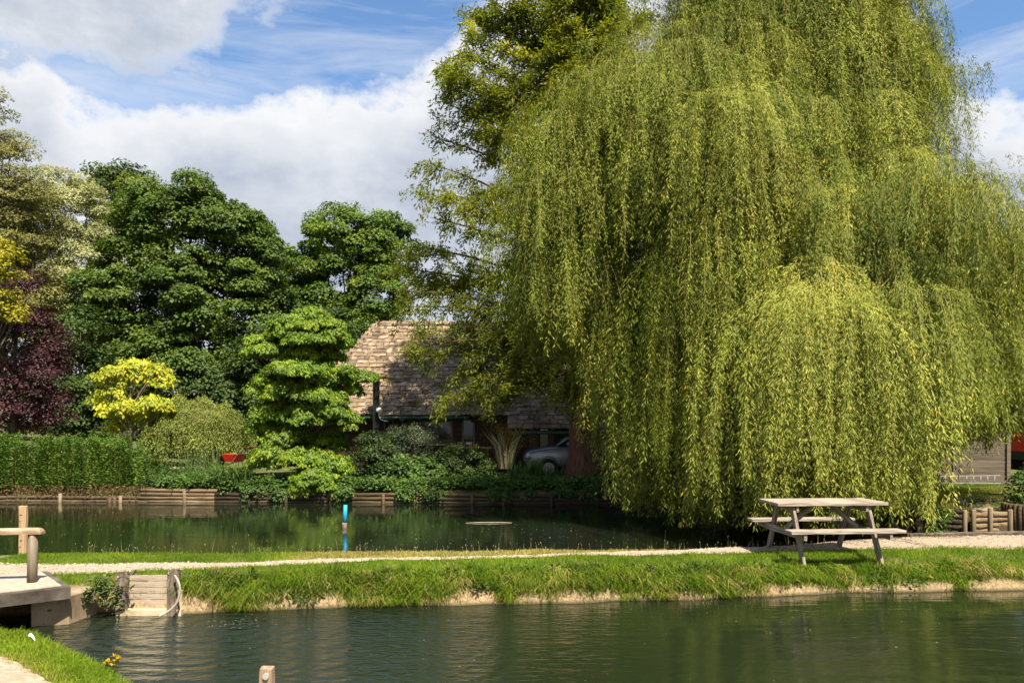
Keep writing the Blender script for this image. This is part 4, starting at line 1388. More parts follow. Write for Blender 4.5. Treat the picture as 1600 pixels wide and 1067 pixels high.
# doorway with a half glazed door and a pale notice
X0, X1, Z0, Z1 = openings[2]
g = Geo()
for bx_ in (X0 + .03, X1 - .03):
    g.box((bx_, WY - .03, (Z0 + Z1) / 2), (.06, .07, Z1 - Z0))
g.box(((X0 + X1) / 2, WY - .03, Z0 + .38), (X1 - X0 - .13, .04, .70))
dr = g.build('door', surf_mat('grey_door_paint', [(.3, (.10, .11, .10)), (.7, (.16, .17, .15))], nscale=5, rough=.6, bmp=.1), lodge)
g = Geo()
g.box(((X0 + X1) / 2, WY - .02, Z0 + 1.1), (X1 - X0 - .13, .012, .7))
g.build('pane', pane_m, dr)
g = Geo()
g.box(((X0 + X1) / 2 + .02, WY - .057, Z0 + .66), (.20, .012, .07))
g.build('notice', white_m, dr)
X0, X1, Z0, Z1 = openings[3]
g = Geo()
g.box((X0 - .22, WY - .035, (Z0 + Z1) / 2), (.34, .05, Z1 - Z0), jit=.002)
g.box((X1 + .12, WY - .035, (Z0 + Z1) / 2), (.20, .05, Z1 - Z0), jit=.002)
pn = g.build('panel', frame_m, lodge)
g = Geo(); g.box(((X0 + X1) / 2, WY - .01, (Z0 + Z1) / 2), (X1 - X0, .012, Z1 - Z0)); g.build('pane', pane_m, lodge)
g = Geo()
g.tube([(HX0 - .1, HYF - .08, EZ - .06), (-1.46, HYF - .08, EZ - .07)], .055, 8)
g.build('gutter', green_m, lodge, smooth=True)
g = Geo()
g.tube([(-.2, HYF - .62, EZ - .56), (HX1, HYF - .62, EZ - .57)], .055, 8)
g.build('gutter', green_m, lodge, smooth=True)
for dpx, yy, zt in ((629, HYF - .02, EZ - .12), (806, HYF - .45, EZ - .6)):
    g = Geo()
    X = pxY(dpx, yy)
    g.tube([(X, yy - .05, zt), (X, yy + .02, zt - .18), (X, yy + .12, zt - .32), (X, yy + .15, GZ - .05)], .042, 8)
    g.box((X, yy - .04, zt + .02), (.13, .12, .12))
    g.build('downpipe', green_m, lodge, smooth=False)
g = Geo()
X = pxY(588, 26.9)
g.box((X, 26.9, (GZ - .1 + 3.65) / 2), (.20, .16, 3.75), jit=.004)
g.build('dark_post', black_m, lodge)  # dark square post standing in front of roof and wall
g = Geo()
X0, X1 = -1.42, -.16
g.box(((X0 + X1) / 2, HYF + .36, 2.45), (X1 - X0, .04, .30))
g.build('fascia', board_m, lodge)

# globe lamp on a curled white bracket
lp = W(592, 641, 26.7)
lamp = thing('globe_lamp', 'white globe lamp on curled bracket below the stone roof', 'lamp', (lp[0], lp[1], lp[2] - .35))
bm = bmesh.new(); bmesh.ops.create_uvsphere(bm, u_segments=20, v_segments=12, radius=.095)
me = bpy.data.meshes.new('globe'); bm.to_mesh(me); bm.free()
for q in me.polygons: q.use_smooth = True
me.materials.append(white_m)
o = bpy.data.objects.new('globe', me); col.objects.link(o); o.parent = lamp; o.location = (0, 0, .35)
g = Geo()
g.tube([lp + [0, 0, -.09], lp + [.01, 0, -.2], lp + [.04, .02, -.28], lp + [.12, .04, -.33], lp + [.2, .1, -.36], lp + [.26, .3, -.36]], .018, 8)
g.build('bracket', white_m, lamp, smooth=True)
# ------------------------------------------------------------------ picnic table
table_wood = surf_mat('silvered_timber', [(.33, (.10, .077, .058)), (.47, (.25, .21, .17)), (.64, (.42, .365, .305))], scale=(.5, 9, 9), nscale=5, detail=9, rough=.85, bmp=.5, bdist=.006, spec=.15, dist=.4)
leg_wood = surf_mat('weathered_leg_timber', [(.33, (.085, .063, .045)), (.48, (.20, .16, .125)), (.66, (.34, .29, .24))], scale=(.5, 9, 9), nscale=5, detail=9, rough=.88, bmp=.5, bdist=.006, spec=.15, dist=.4)
TB = np.array([4.55, 11.75, 0.0])
TZ = .335
ROT = R(4.5)
pt = thing('picnic_table', 'silver grey timber picnic table with attached benches beside the path', 'table', (TB[0], TB[1], TZ))
cr, sr = math.cos(ROT), math.sin(ROT)
def tl(x, y, z):
    return (TB[0] + x * cr - y * sr, TB[1] + x * sr + y * cr, TZ + z)
HLn = .815
top_o = None
nbd = 5
bw = .142
for k in range(nbd):
    y = (k - (nbd - 1) / 2) * (bw + .006)
    plank('tabletop_board', tl(-HLn + random.uniform(-.006, .006), y, .80), tl(HLn + random.uniform(-.006, .006), y, .80), bw, .042, table_wood, pt)
for s in (-1, 1):
    plank('bench_seat', tl(-HLn, s * .70 - .0, .462), tl(HLn, s * .70, .462), .235, .042, table_wood, pt)
for ex in (-.56, .56):
    plank('top_bearer', tl(ex - .045 * np.sign(ex), -.34, .733), tl(ex - .045 * np.sign(ex), .34, .733), .04, .085, leg_wood, pt)
    plank('seat_bearer', tl(ex + .05 * np.sign(ex), -.80, .395), tl(ex + .05 * np.sign(ex), .80, .395), .042, .088, leg_wood, pt)
    for s in (-1, 1):
        plank('leg', tl(ex, s * .63, -.03), tl(ex, s * .24, .775), .095, .042, leg_wood, pt, up=(cr, sr, 0))
    plank('brace', tl(ex * .97, 0, .425), tl(ex * .28, 0, .735), .07, .034, leg_wood, pt, up=(0, 1, 0))

# ------------------------------------------------------------------ sluice, bridge, handrail, gauge board
dark_wood = surf_mat('tarred_mossy_timber', [(.25, (.035, .028, .022)), (.5, (.11, .09, .07)), (.75, (.24, .20, .16))], scale=(1.5, 5, 5), nscale=4, detail=9, rough=.92, bmp=.9, bdist=.015, spec=.1, spots=(13, .66, (.42, .39, .33)))
pale_plank = surf_mat('bleached_sluice_boards', [(.25, (.085, .06, .042)), (.42, (.24, .19, .145)), (.75, (.42, .355, .285))], scale=(.6, 8, 14), nscale=3.2, detail=10, rough=.9, bmp=.7, bdist=.01, spec=.1, dist=.6)
conc_m = surf_mat('stained_concrete', [(.25, (.11, .08, .05)), (.5, (.27, .205, .135)), (.8, (.42, .34, .24))], nscale=3.5, detail=9, rough=.93, bmp=.6, bdist=.02, spec=.1, spots=(7, .62, (.05, .042, .032)))
lichen_conc = surf_mat('blackened_concrete', [(.3, (.035, .03, .026)), (.55, (.10, .085, .07)), (.8, (.22, .19, .16))], nscale=4, detail=9, rough=.93, bmp=.7, bdist=.02, spec=.1, spots=(9, .64, (.42, .40, .36)))
deck_m = surf_mat('pale_worn_concrete', [(.3, (.26, .22, .175)), (.7, (.42, .37, .30))], nscale=9, detail=8, rough=.95, bmp=.4, bdist=.01, spec=.1)
SY = 9.62
sl_root = thing('sluice', 'timber sluice boards between two dark leaning posts at the pond edge', 'sluice', (pxY(228, SY), SY, 0))
tiltv = np.array([0, .16, 0])
def sp_(px, py, Y=SY): return W(px, py, Y)
b0, b1 = sp_(197, 952), sp_(266, 952)
ztop = .535
for k in range(5):
    z0 = .085 + k * .071
    yb = SY + .04 + .30 * z0
    off = random.uniform(-.006, .006)
    plank('board', (b0[0] - .04, yb + off, z0 + .034), (b1[0] + .06, yb + off, z0 + .034), .069, .04, pale_plank, sl_root, up=(0, -1, .3), bev=.004)
for px0, lean, nm in ((189, .03, 'left'), (270, .035, 'right')):
    x = pxY(px0, SY)
    plank('post', (x + lean, SY - .07, -.05 if nm == 'right' else .05), (x - lean, SY + .13, .50 if nm == 'right' else .475), .12, .13, dark_wood, sl_root, up=(0, -1, .3), bev=.012, jit=.004)
g = Geo()
xl = pxY(190, SY)
# wing wall running back into the bank on the left, a foot of concrete in front
V = np.array([[xl - .10, SY + .0, -.3], [xl - .24, SY + .45, -.3], [xl - .24, SY + .45, .36], [xl - .05, SY + .16, .42], [xl + .02, SY + .02, -.3], [xl - .18, SY + .78, -.3], [xl - .18, SY + .78, .40], [xl + .02, SY + .18, .42]])
g.add(V, [[0, 1, 2, 3], [4, 7, 6, 5], [0, 3, 7, 4], [1, 5, 6, 2], [3, 2, 6, 7], [0, 4, 5, 1]])
g.build('wing_wall', lichen_conc, sl_root)
g = Geo()
xr = pxY(282, SY)
g.box(((xl + xr) / 2, SY + .02, -.08), (xr - xl + .06, .22, .30), jit=.008)
g.box((xr - .05, SY + .12, .12), (.12, .24, .34), jit=.012)
g.build('sill', surf_mat('limey_concrete', [(.25, (.24, .18, .11)), (.5, (.46, .37, .25)), (.8, (.60, .52, .39))], nscale=6, detail=9, rough=.93, bmp=.8, bdist=.02, spec=.1), sl_root)
g = Geo()
hy = SY - .16
hp = [W(273, 899, hy + .12), W(278, 906, hy), W(281.5, 918, hy - .02), W(280, 932, hy - .03), W(275, 944, hy - .04), W(266, 953, hy - .05), W(256, 959, hy - .08), W(248, 962.5, hy - .12)]
hp = np.array(hp)
tt = np.linspace(0, 7, 40)
hp = np.stack([np.interp(tt, np.arange(8), hp[:, i]) for i in range(3)], 1)
for _ in range(3):
    hp[1:-1] = (hp[:-2] + 2 * hp[1:-1] + hp[2:]) / 4
g.tube(hp, .0145, 10)
hose = g.build('hose', surf_mat('pale_hose', [(.3, (.25, .215, .165)), (.7, (.40, .355, .29))], nscale=20, rough=.5, bmp=.1), smooth=True)
tag(hose, 'pale hose curling from the right sluice post down into the water', 'hose')

# little concrete bridge
br = thing('footbridge', 'small weathered concrete footbridge slab over the pond outlet', 'bridge', (-6.6, 9.3, 0))
g = Geo()
P0, P1, P2, P3 = np.array([-7.2, 7.2]), np.array([-4.98, 9.03]), np.array([-5.80, 10.0]), np.array([-8.4, 8.3])
zt, zb = .445, .315
def prism(g, pts, z0, z1, tint=.5):
    n = len(pts)
    V = np.array([[p[0], p[1], z0] for p in pts] + [[p[0], p[1], z1] for p in pts])
    g.add(V, [list(range(n))[::-1]], tint); g.n -= 2 * n; g.v.pop(); g.t.pop(); g.m.pop(); F0 = g.f.pop()
    g.add(V, [list(range(n, 2 * n))], tint)
    b = g.n - 2 * n
    g.f.append(F0); g.m.append(np.zeros(1, np.int32))
    q = np.array([[i, (i + 1) % n, (i + 1) % n + n, i + n] for i in range(n)]) + b
    g.f.append(q); g.m.append(np.zeros(n, np.int32))
prism(g, [P0, P1, P2, P3], zb, zt)
g.build('slab', lichen_conc, br)
g = Geo()
prism(g, [P0 + [-.02, .12], P1 + [-.13, .04], P2 + [-.04, -.08], P3 + [.05, -.02]], zt + .002, zt + .012)
g.build('walking_surface', deck_m, br)
g = Geo()
prism(g, [[-5.42, 9.02], [-5.06, 9.14], [-5.0, 9.7], [-5.6, 9.9]], -.5, .308)
g.build('abutment', conc_m, br)

rail_wood = surf_mat('peeling_rail_timber', [(.25, (.14, .09, .06)), (.5, (.31, .22, .15)), (.8, (.46, .36, .26))], scale=(.5, 7, 7), nscale=4, detail=9, rough=.88, bmp=.6, bdist=.01, spec=.15, dist=.4)
post_wood = surf_mat('grey_post_timber', [(.25, (.075, .056, .042)), (.5, (.17, .135, .10)), (.8, (.28, .235, .185))], scale=(6, 6, .5), nscale=4, detail=9, rough=.9, bmp=.6, bdist=.01, spec=.15)
hr = thing('handrail', 'rounded timber handrail on a round post at the bridge end', 'handrail', (pxY(51, 9.25), 9.25, .445))
g = Geo()
x = pxY(51.5, 9.25)
g.tube([(x - .012, 9.25, .40), (x - .006, 9.25, .7), (x + .008, 9.25, 1.02)], [.056, .054, .052], 14, wob=.012)
g.build('post', post_wood, hr, smooth=True)
g = Geo()
y0 = 9.25
pr = []
for t in np.linspace(0, 1, 9):
    a = t * np.pi
    pr.append((-math.cos(a) * .062, .012 + math.sin(a) * .036))
pr += [(.062, -.022), (-.062, -.022)]
xs = np.concatenate([np.linspace(-12, x + .045, 14), [x + .075, x + .095, x + .106]])
shr = np.concatenate([np.ones(14), [.93, .75, .4]])
V = []
for xx, sc in zip(xs, shr):
    yy = y0 - (x - xx) * .14
    for (py_, pz_) in pr:
        V.append((xx, yy + py_ * (.7 + .3 * sc), 1.045 - .028 + (pz_ + .028) * sc - .006 * (x - xx) ** 0))
n, k = len(pr), len(xs)
F = [[i * n + j, i * n + (j + 1) % n, (i + 1) * n + (j + 1) % n, (i + 1) * n + j] for i in range(k - 1) for j in range(n)]
g.add(V, F)
g.add(V[-n:], [list(range(n))])
g.build('rail', rail_wood, hr, smooth=False)

gb = thing('gauge_board', 'upright notched timber board standing in the water behind the handrail', 'post', (pxY(36.5, 12.3), 12.3, -.2))
o = plank('board', (pxY(36.5, 12.3), 12.3, -.3), (pxY(36.2, 12.3), 12.3, 1.02), .115, .05, surf_mat('warm_board_timber', [(.25, (.24, .15, .085)), (.5, (.40, .27, .16)), (.8, (.50, .36, .23))], scale=(.5, 8, 8), nscale=4, detail=8, rough=.85, bmp=.3), gb, up=(0, 1, 0))
for k in range(9):
    g = Geo()
    g.box((pxY(36.5, 12.3) + (-.035 if k % 2 else -.022), 12.3 - .027, .10 + k * .098), (.018 if k % 2 else .03, .006, .009))
    g.build('notch', black_m, gb)

# blue marker pipe
by = 17.5
bp = thing('marker_pipe', 'bright blue plastic pipe standing upright in the far pond', 'pipe', (pxY(539, by), by, 0))
g = Geo(); x = pxY(539, by)
g.tube([(x - .006, by, .06), (x + .012, by, .5)], .043, 14)
g.build('pipe', surf_mat('blue_plastic', [(.3, (.02, .25, .52)), (.7, (.03, .33, .64))], nscale=5, rough=.35, bmp=0), bp, smooth=True)
g = Geo(); g.tube([(x - .012, by, -.4), (x - .008, by, .05), (x - .007, by, .11)], .052, 14)
g.build('collar', surf_mat('rusty_collar', [(.3, (.12, .07, .045)), (.7, (.30, .23, .18))], nscale=18, rough=.8, bmp=.2), bp, smooth=True)

# floating stick on the far pond
g = Geo()
y = 18.3
g.tube([(pxY(728, y), y, .004), (pxY(745, y), y + .02, .012), (pxY(765, y), y, .014), (pxY(785, y), y + .05, .012), (pxY(800, y), y + .06, .003)], [.008, .012, .014, .011, .006], 6)
tag(g.build('floating_stick', surf_mat('pale_stick', [(.3, (.22, .19, .12)), (.7, (.34, .29, .2))], nscale=10, rough=.9, bmp=0), smooth=True), 'long thin pale stick floating on the far pond', 'stick')

# cut post with a round metal cap, close to the camera
y = 4.9
cp = thing('bank_post', 'short sawn timber post with round metal disc at the bottom edge', 'post', (pxY(417, y), y, .28))
x = pxY(417, y)
plank('post', (x + .003, y, -.05), (x, y, CAMZ + (HY - 1042) / FPX * y), .078, .07, rail_wood, cp, up=(0, 1, 0), bev=.008)
g = Geo()
g.tube([(x + .006, y - .035, .76), (x + .006, y - .047, .76)], .019, 18)
g.build('disc', surf_mat('galvanised_disc', [(.3, (.45, .44, .42)), (.7, (.62, .61, .58))], nscale=20, rough=.45, bmp=.1, metallic=.4), cp)

# yellow flowers at the lower left shore
fy = 6.75
fc = W(176, 1032, fy)
fl = thing('yellow_flower', 'clump of yellow monkey flowers on the grassy shore at lower left', 'flower', (fc[0], fy, .2))
g = Geo()
heads_ = [fc + d for d in (np.array([-.055, 0, -.03]), np.array([-.02, -.02, .0]), np.array([.0, .02, .03]), np.array([.03, 0, .0]), np.array([.045, .01, .015]), np.array([.01, -.03, -.03]), np.array([-.045, .02, -.012]))]
gs = Geo()
for h in heads_:
    D = sphere_dirs(7, -.1)
    g.leaves(np.tile(h, (7, 1)), D + [0, -.5, .2], np.cross(D, [0, -1, .3]), .036, .032, rng.uniform(.2, 1, 7))
    gs.tube([h, (h + fc) / 2 + [0, 0, -.06], [fc[0] + rng.normal(0, .02), fy + .03, .16]], .003, 5)
nb = 26
gs.leaves(fc + rng.normal(0, .05, (nb, 3)) + [0, 0, -.1], sphere_dirs(nb, 0), sphere_dirs(nb, .3), .05, .03, rng.uniform(0, 1, nb))
g.build('blossoms', leaf_mat('yellow_petals', [(0, (.62, .42, .005)), (1, (.82, .64, .01))], transl=.3), fl)
gs.build('foliage', weed_m, fl)
fp = W(50, 994, 7.4)
g = Geo()
a = np.linspace(-.5, .5, 9)
zf = float(H(np.array([fp[0]]), np.array([7.4]))[0]) + .06
V = []
for t in a:
    w2 = .018 * math.sqrt(max(0, 1 - (2 * t) ** 2 * .96)) * (1.2 - t)
    c = np.array([fp[0] + t * .065, 7.4, zf + .03 * (1 - 4 * t * t) - .05 * t])
    V += [c + [0, -w2, -.012], c + [0, 0, .008], c + [0, w2, -.012]]
F = [[i * 3 + j, i * 3 + 3 + j, i * 3 + 4 + j, i * 3 + 1 + j] for i in range(8) for j in range(2)]
g.add(V, F)
tag(g.build('feather', white_m, smooth=True), 'white feather lying on the grass of the near bank', 'feather')

# weeds growing on the bridge abutment beside the sluice
wd_ = thing('bramble_clump', 'leafy dark bramble hanging over the stained abutment between bridge and sluice', 'plant', (-5.0, 9.5, .2))
g = Geo(); gs = Geo()
for k in range(32):
    b = np.array([-4.83 + rng.normal(0, .11), 9.55, .20 + rng.uniform(0, .15)])
    e = b + np.array([rng.normal(0, .14), -rng.uniform(.05, .26), rng.uniform(-.26, .14)])
    q = bez(b, (b + e) / 2 + [0, -.05, .14], e, 6)
    gs.tube(q, .005, 4)
    nn = 12
    P = q[rng.integers(1, 6, nn)] + rng.normal(0, .02, (nn, 3))
    D = sphere_dirs(nn, -.3)
    g.leaves(P, D, D + [0, -.3, .8], rng.uniform(.035, .075, nn), rng.uniform(.02, .045, nn), rng.uniform(0, 1, nn))
g.build('foliage', weed_m, wd_)
gs.build('twigs', bpy.data.materials['bark'], wd_)
# ------------------------------------------------------------------ far bank: log edging, hedge, shrubs, flowers
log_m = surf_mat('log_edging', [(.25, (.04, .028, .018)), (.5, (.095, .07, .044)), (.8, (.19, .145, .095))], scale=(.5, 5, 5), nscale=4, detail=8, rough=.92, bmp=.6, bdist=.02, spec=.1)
dark_log = surf_mat('shade_darkened_logs', [(.25, (.022, .016, .012)), (.5, (.05, .038, .027)), (.8, (.10, .078, .055))], scale=(.5, 5, 5), nscale=4, detail=8, rough=.92, bmp=.6, bdist=.02, spec=.1)  # darker copy of the log colour, shade under the trees put into it
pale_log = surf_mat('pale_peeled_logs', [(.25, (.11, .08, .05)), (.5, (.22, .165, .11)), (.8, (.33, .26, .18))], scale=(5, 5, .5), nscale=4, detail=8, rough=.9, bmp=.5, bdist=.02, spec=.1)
def shoreY(x): return np.interp(x, [-60, -15, 3, 5.2], [24.5, 23.4, 22.6, 22.3])
def rev(px0, px1, rows, mat, label, z0=.02, dz=.105, r=.052, dy=-.06, posts=()):
    X0, X1 = pxY(px0, 23.2), pxY(px1, 23.0)
    root = thing('log_edging', label, 'edging', ((X0 + X1) / 2, float(shoreY((X0 + X1) / 2)), 0), 'log edging along the far bank')
    for k in range(rows):
        g = Geo()
        n = max(3, int((X1 - X0) / .8))
        xs = np.linspace(X0, X1, n)
        g.tube(np.stack([xs, shoreY(xs) + dy + rng.normal(0, .008, n), z0 + k * dz + rng.normal(0, .007, n)], 1), r * rng.uniform(.9, 1.1, n), 9, wob=.03)
        g.build('log', mat, root, smooth=True)
    for px in posts:
        g = Geo()
        x = pxY(px, 23.1)
        g.tube([(x, float(shoreY(x)) + dy - .09, -.3), (x + rng.normal(0, .01), float(shoreY(x)) + dy - .09, z0 + rows * dz + rng.uniform(-.10, -.03))], .045, 9, wob=.03)
        g.build('post', mat, root, smooth=True)
    return root
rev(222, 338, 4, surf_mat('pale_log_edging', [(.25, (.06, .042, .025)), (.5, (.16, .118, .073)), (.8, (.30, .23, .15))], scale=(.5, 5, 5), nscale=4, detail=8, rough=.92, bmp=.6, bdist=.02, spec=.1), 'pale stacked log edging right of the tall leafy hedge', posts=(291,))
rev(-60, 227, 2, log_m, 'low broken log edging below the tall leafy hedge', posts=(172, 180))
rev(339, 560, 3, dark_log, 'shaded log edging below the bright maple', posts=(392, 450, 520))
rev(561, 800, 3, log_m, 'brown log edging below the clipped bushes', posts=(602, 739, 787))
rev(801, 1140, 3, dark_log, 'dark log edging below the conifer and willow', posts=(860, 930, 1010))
for px, h in ((101, .26), (196, .2)):
    x = pxY(px, 23.3); g = Geo()
    y = float(shoreY(x)) - .25
    g.tube([(x, y, -.3), (x + .01, y, h)], .045, 9, wob=.03)
    tag(g.build('mooring_post', pale_log, smooth=True), 'short pale post in the water below the hedge, %s' % ('standing alone further left' if px == 101 else 'close to the pale log edging'), 'post')

# tall leafy hedge
hx0, hx1 = pxY(-70, 24.2), pxY(240, 24.2)
hd = thing('hedge', 'tall dense hedge of upright leafy stems along the far bank', 'hedge', ((hx0 + hx1) / 2, 24.4, .4))
g = Geo()
ns = 240
X = np.sort(rng.uniform(hx0, hx1, ns)); Y = rng.choice([23.45, 23.55, 23.9, 24.5], ns) + rng.normal(0, .08, ns)
hh = np.where(X > hx1 - .5, rng.uniform(.8, 1.35, ns), rng.normal(1.46, .12, ns)) + .08 * np.sin(X * 1.9)
bt = np.clip(rng.normal(.5, .15, ns), .1, .9)
for i in range(ns):
    m = 310
    t = rng.uniform(.03, 1, m) ** .9
    ln = rng.normal(0, .10, 2)
    a = rng.uniform(0, 6.28, m)
    hv = np.stack([np.cos(a), np.sin(a), np.zeros(m)], 1)
    rr_ = rng.uniform(.02, .15, m) * (1.1 - t * .75) * rng.uniform(.7, 1.3)
    P = np.array([X[i], Y[i], .34]) + np.stack([ln[0] * t ** 2, ln[1] * t ** 2 - .10 * t ** 2, t * hh[i]], 1) + hv * rr_[:, None]
    g.leaves(P, hv + [0, 0, .35] + rng.normal(0, .3, (m, 3)), hv * .5 + [0, 0, .8] + rng.normal(0, .4, (m, 3)), rng.uniform(.06, .115, m) * (1.1 - .4 * t), rng.uniform(.024, .04, m), np.clip(bt[i] + rng.normal(0, .15, m) + .15 * (t - .5), 0, 1))
hedge_leaf = leaf_mat('hedge_leaves', [(0, (.038, .085, .010)), (.5, (.095, .18, .020)), (1, (.19, .285, .045))], transl=.3, gloss=.05)
for i in range(0, ns):
    for q in range(2):
        xo, yo = rng.normal(0, .05, 2)
        g.tube([(X[i] + xo, Y[i] + yo, .2), (X[i] + xo * .4, Y[i] + yo * .4, .32 + hh[i] * .8)], [.006, .003], 4, mi=1)
g.build('foliage', [hedge_leaf, surf_mat('reddish_stems', [(.3, (.10, .06, .03)), (.7, (.20, .12, .06))], nscale=6, rough=.8, bmp=0)], hd)
# dead brown litter hanging under the hedge
g = Geo()
nb = 7000
X = rng.uniform(hx0, hx1 + .3, nb); P = np.stack([X, shoreY(X) + rng.uniform(-.12, .3, nb), rng.uniform(.0, .46, nb)], 1)
g.leaves(P, rng.normal(0, 1, (nb, 3)) + [0, 0, -.6], rng.normal(0, 1, (nb, 3)) + [0, -.5, .3], .12, .018, rng.uniform(0, 1, nb))
tag(g.build('dead_litter', leaf_mat('dead_stems', [(0, (.06, .035, .018)), (.6, (.17, .10, .05)), (1, (.24, .22, .08))], transl=.2, gloss=.02)), kind='stuff')

def bush(name, label, cat, ells, Y, mat, per=110, length=.09, width=.05, spacing=.42, rad=.3, flat=.75, up=.5, droop=.2, base_z=.4, group=None, inner=.25):
    blobs = blob_list(ells, Y)
    c = blobs[0][0]
    root = thing(name, label, cat, (c[0], c[1], base_z), group)
    C, O = clumps_on(blobs, spacing, inner)
    g = Geo(); leaf_clumps(g, C, O, rad, per, length, width, flat, droop, up)
    for q in C[rng.permutation(len(C))[:14]]:
        b = np.array([c[0] + rng.normal(0, .06), c[1] + rng.normal(0, .06), base_z - .1])
        g.tube(bez(b, (b + q) / 2 + [0, 0, .1], q, 5), [.018, .015, .012, .009, .005], 5, mi=1)
    g.build('foliage', [mat, bark_m], root)
    return root
green_leaf = leaf_mat('bank_bush_leaves', [(0, (.028, .065, .008)), (.5, (.06, .125, .014)), (1, (.13, .21, .026))], transl=.35)
bush('silvery_shrub', 'rounded grey green shrub under the lodge window', 'shrub', [(636, 700, 42, 32), (610, 712, 30, 26), (655, 718, 34, 26)], 24.9, shrub_leaf, 150, .075, .016, .36, .26, up=.3)
bush('clipped_bush', 'dark green clipped bush right of the grey green shrub', 'bush', [(712, 728, 46, 27), (690, 734, 30, 22), (742, 734, 22, 22)], 24.4, deep_leaf, 150, .07, .045, .34, .24)
bush('clipped_bush', 'dark olive bush touching the right side of the maple', 'bush', [(590, 712, 34, 34), (572, 740, 30, 30), (604, 742, 34, 28)], 24.3, deep_leaf, 150, .08, .05, .36, .26)
bush('laurel_bush', 'broad leaved dark green bush in front of the grey green shrub', 'bush', [(640, 742, 44, 24), (606, 752, 30, 16), (670, 748, 26, 18)], 24.0, green_leaf, 80, .13, .085, .36, .26, up=.3, droop=.5)
bush('fern_bed', 'low feathery green plants behind the pale log edging', 'plant', [(285, 749, 44, 15), (320, 745, 30, 15), (255, 745, 24, 17)], 24.2, green_leaf, 130, .08, .025, .28, .2)
bush('corner_shrub', 'dark shrub growing from the planter at the right edge', 'shrub', [(1597, 768, 17, 20), (1606, 752, 14, 18), (1589, 786, 10, 8)], 16.9, green_leaf, 60, .08, .045, .22, .16, base_z=.6)
g = Geo()
ne = 420
pxe = rng.uniform(335, 960, ne)
Ce = np.stack([pxY(pxe, 22.95), shoreY(pxY(pxe, 22.95)) - rng.uniform(.0, .16, ne), rng.uniform(.12, .42, ne)], 1)
ke = np.sin(pxe * .05) + np.sin(pxe * .13 + 1) > .35
leaf_clumps(g, Ce[ke], np.tile([0, -.9, .2], (ke.sum(), 1)), .13, 40, .085, .05, 1.0, droop=.9)
n = 1150
px = rng.uniform(250, 1140, n); Y = rng.uniform(22.95, 23.9, n) + np.where(px < 560, .2, 0)
C = np.stack([pxY(px, Y), Y, np.clip(.40 + rng.normal(.10, .08, n), .2, .66)], 1)
leaf_clumps(g, C, np.tile([0, -.6, .5], (n, 1)), .16, 46, .085, .06, .8)
tag(g.build('ground_ivy', green_leaf), kind='stuff')
g = Geo()
n = 520
px = rng.uniform(200, 345, n); Y = rng.uniform(23.6, 28.5, n)
C = np.stack([pxY(px, Y), Y, .52 + rng.normal(.02, .05, n) + .05 * (Y - 24)], 1)
leaf_clumps(g, C, np.tile([0, -.2, .8], (n, 1)), .16, 36, .08, .03, .7)
tag(g.build('bank_foliage', green_leaf), kind='stuff')

def sword_plant(name, label, cat, px, py_base, Y, n, h, wid, mat, spread=.9, droop=.4, base_r=.15, tmean=.5, group=None, base_z=None):
    c = W(px, py_base, Y)
    if base_z is not None: c[2] = base_z
    g = Geo()
    a = rng.uniform(0, 6.28, n)
    lean = np.stack([np.cos(a), np.sin(a), np.zeros(n)], 1) * rng.uniform(.1, spread, n)[:, None]
    P = c + np.stack([np.cos(a), np.sin(a), np.zeros(n)], 1) * rng.uniform(0, base_r, n)[:, None]
    side = np.stack([-np.sin(a), np.cos(a), np.zeros(n)], 1)
    side = unit(side + rng.normal(0, .5, (n, 3)) * [1, 1, 0])
    g.blades(P, np.tile([0, 0, 1.], (n, 1)), lean, h * rng.uniform(.6, 1.15, n), wid * rng.uniform(.7, 1.2, n), np.clip(rng.normal(tmean, .25, n), 0, 1), droop=droop * rng.uniform(.3, 1.4, (n, 1)), side=side)
    root = thing(name, label, cat, c, group)
    g.build('foliage', mat, root)
    return root, c
flax_m = leaf_mat('striped_flax', [(0, (.10, .13, .05)), (.45, (.28, .28, .15)), (.75, (.52, .46, .31)), (1, (.62, .54, .38))], transl=.25, gloss=.06)
iris_m = leaf_mat('iris_blades', [(0, (.03, .08, .015)), (.6, (.08, .16, .03)), (1, (.16, .24, .05))], transl=.3, gloss=.05)
gold_m = leaf_mat('golden_spikes', [(0, (.32, .22, .03)), (.6, (.58, .42, .06)), (1, (.68, .56, .20))], transl=.3, gloss=.03)
rt, c = sword_plant('flax_plant', 'spiky cream striped flax plant with orange flower haze by the car', 'plant', 790, 732, 24.9, 70, 1.35, .055, flax_m, .95, .35, .22, .62)
g = Geo()
nb = 700
P = c + np.stack([rng.normal(.05, .32, nb), rng.normal(.2, .15, nb), 1.0 + rng.normal(0, .26, nb)], 1)
g.leaves(P, rng.normal(0, .6, (nb, 3)) + [0, 0, .6], rng.normal(0, 1, (nb, 3)), .06, .022, rng.uniform(0, 1, nb))
for k in range(16):
    e = P[k]
    g.tube([c + [0, .1, .1], (c + e) / 2 + [0, .1, .1], e], .005, 4)
g.build('blossoms', leaf_mat('orange_haze', [(0, (.30, .17, .02)), (1, (.52, .34, .04))], transl=.3, gloss=.02), rt)
sword_plant('golden_grass', 'tuft of golden ornamental grass right of the bright maple', 'plant', 549, 722, 25.3, 60, .62, .03, gold_m, .7, .5, .1, .6)
sword_plant('golden_grass', 'small tuft of golden grass near the lodge door left of the flax', 'plant', 741, 712, 25.6, 40, .5, .025, gold_m, .6, .4, .1, .4)
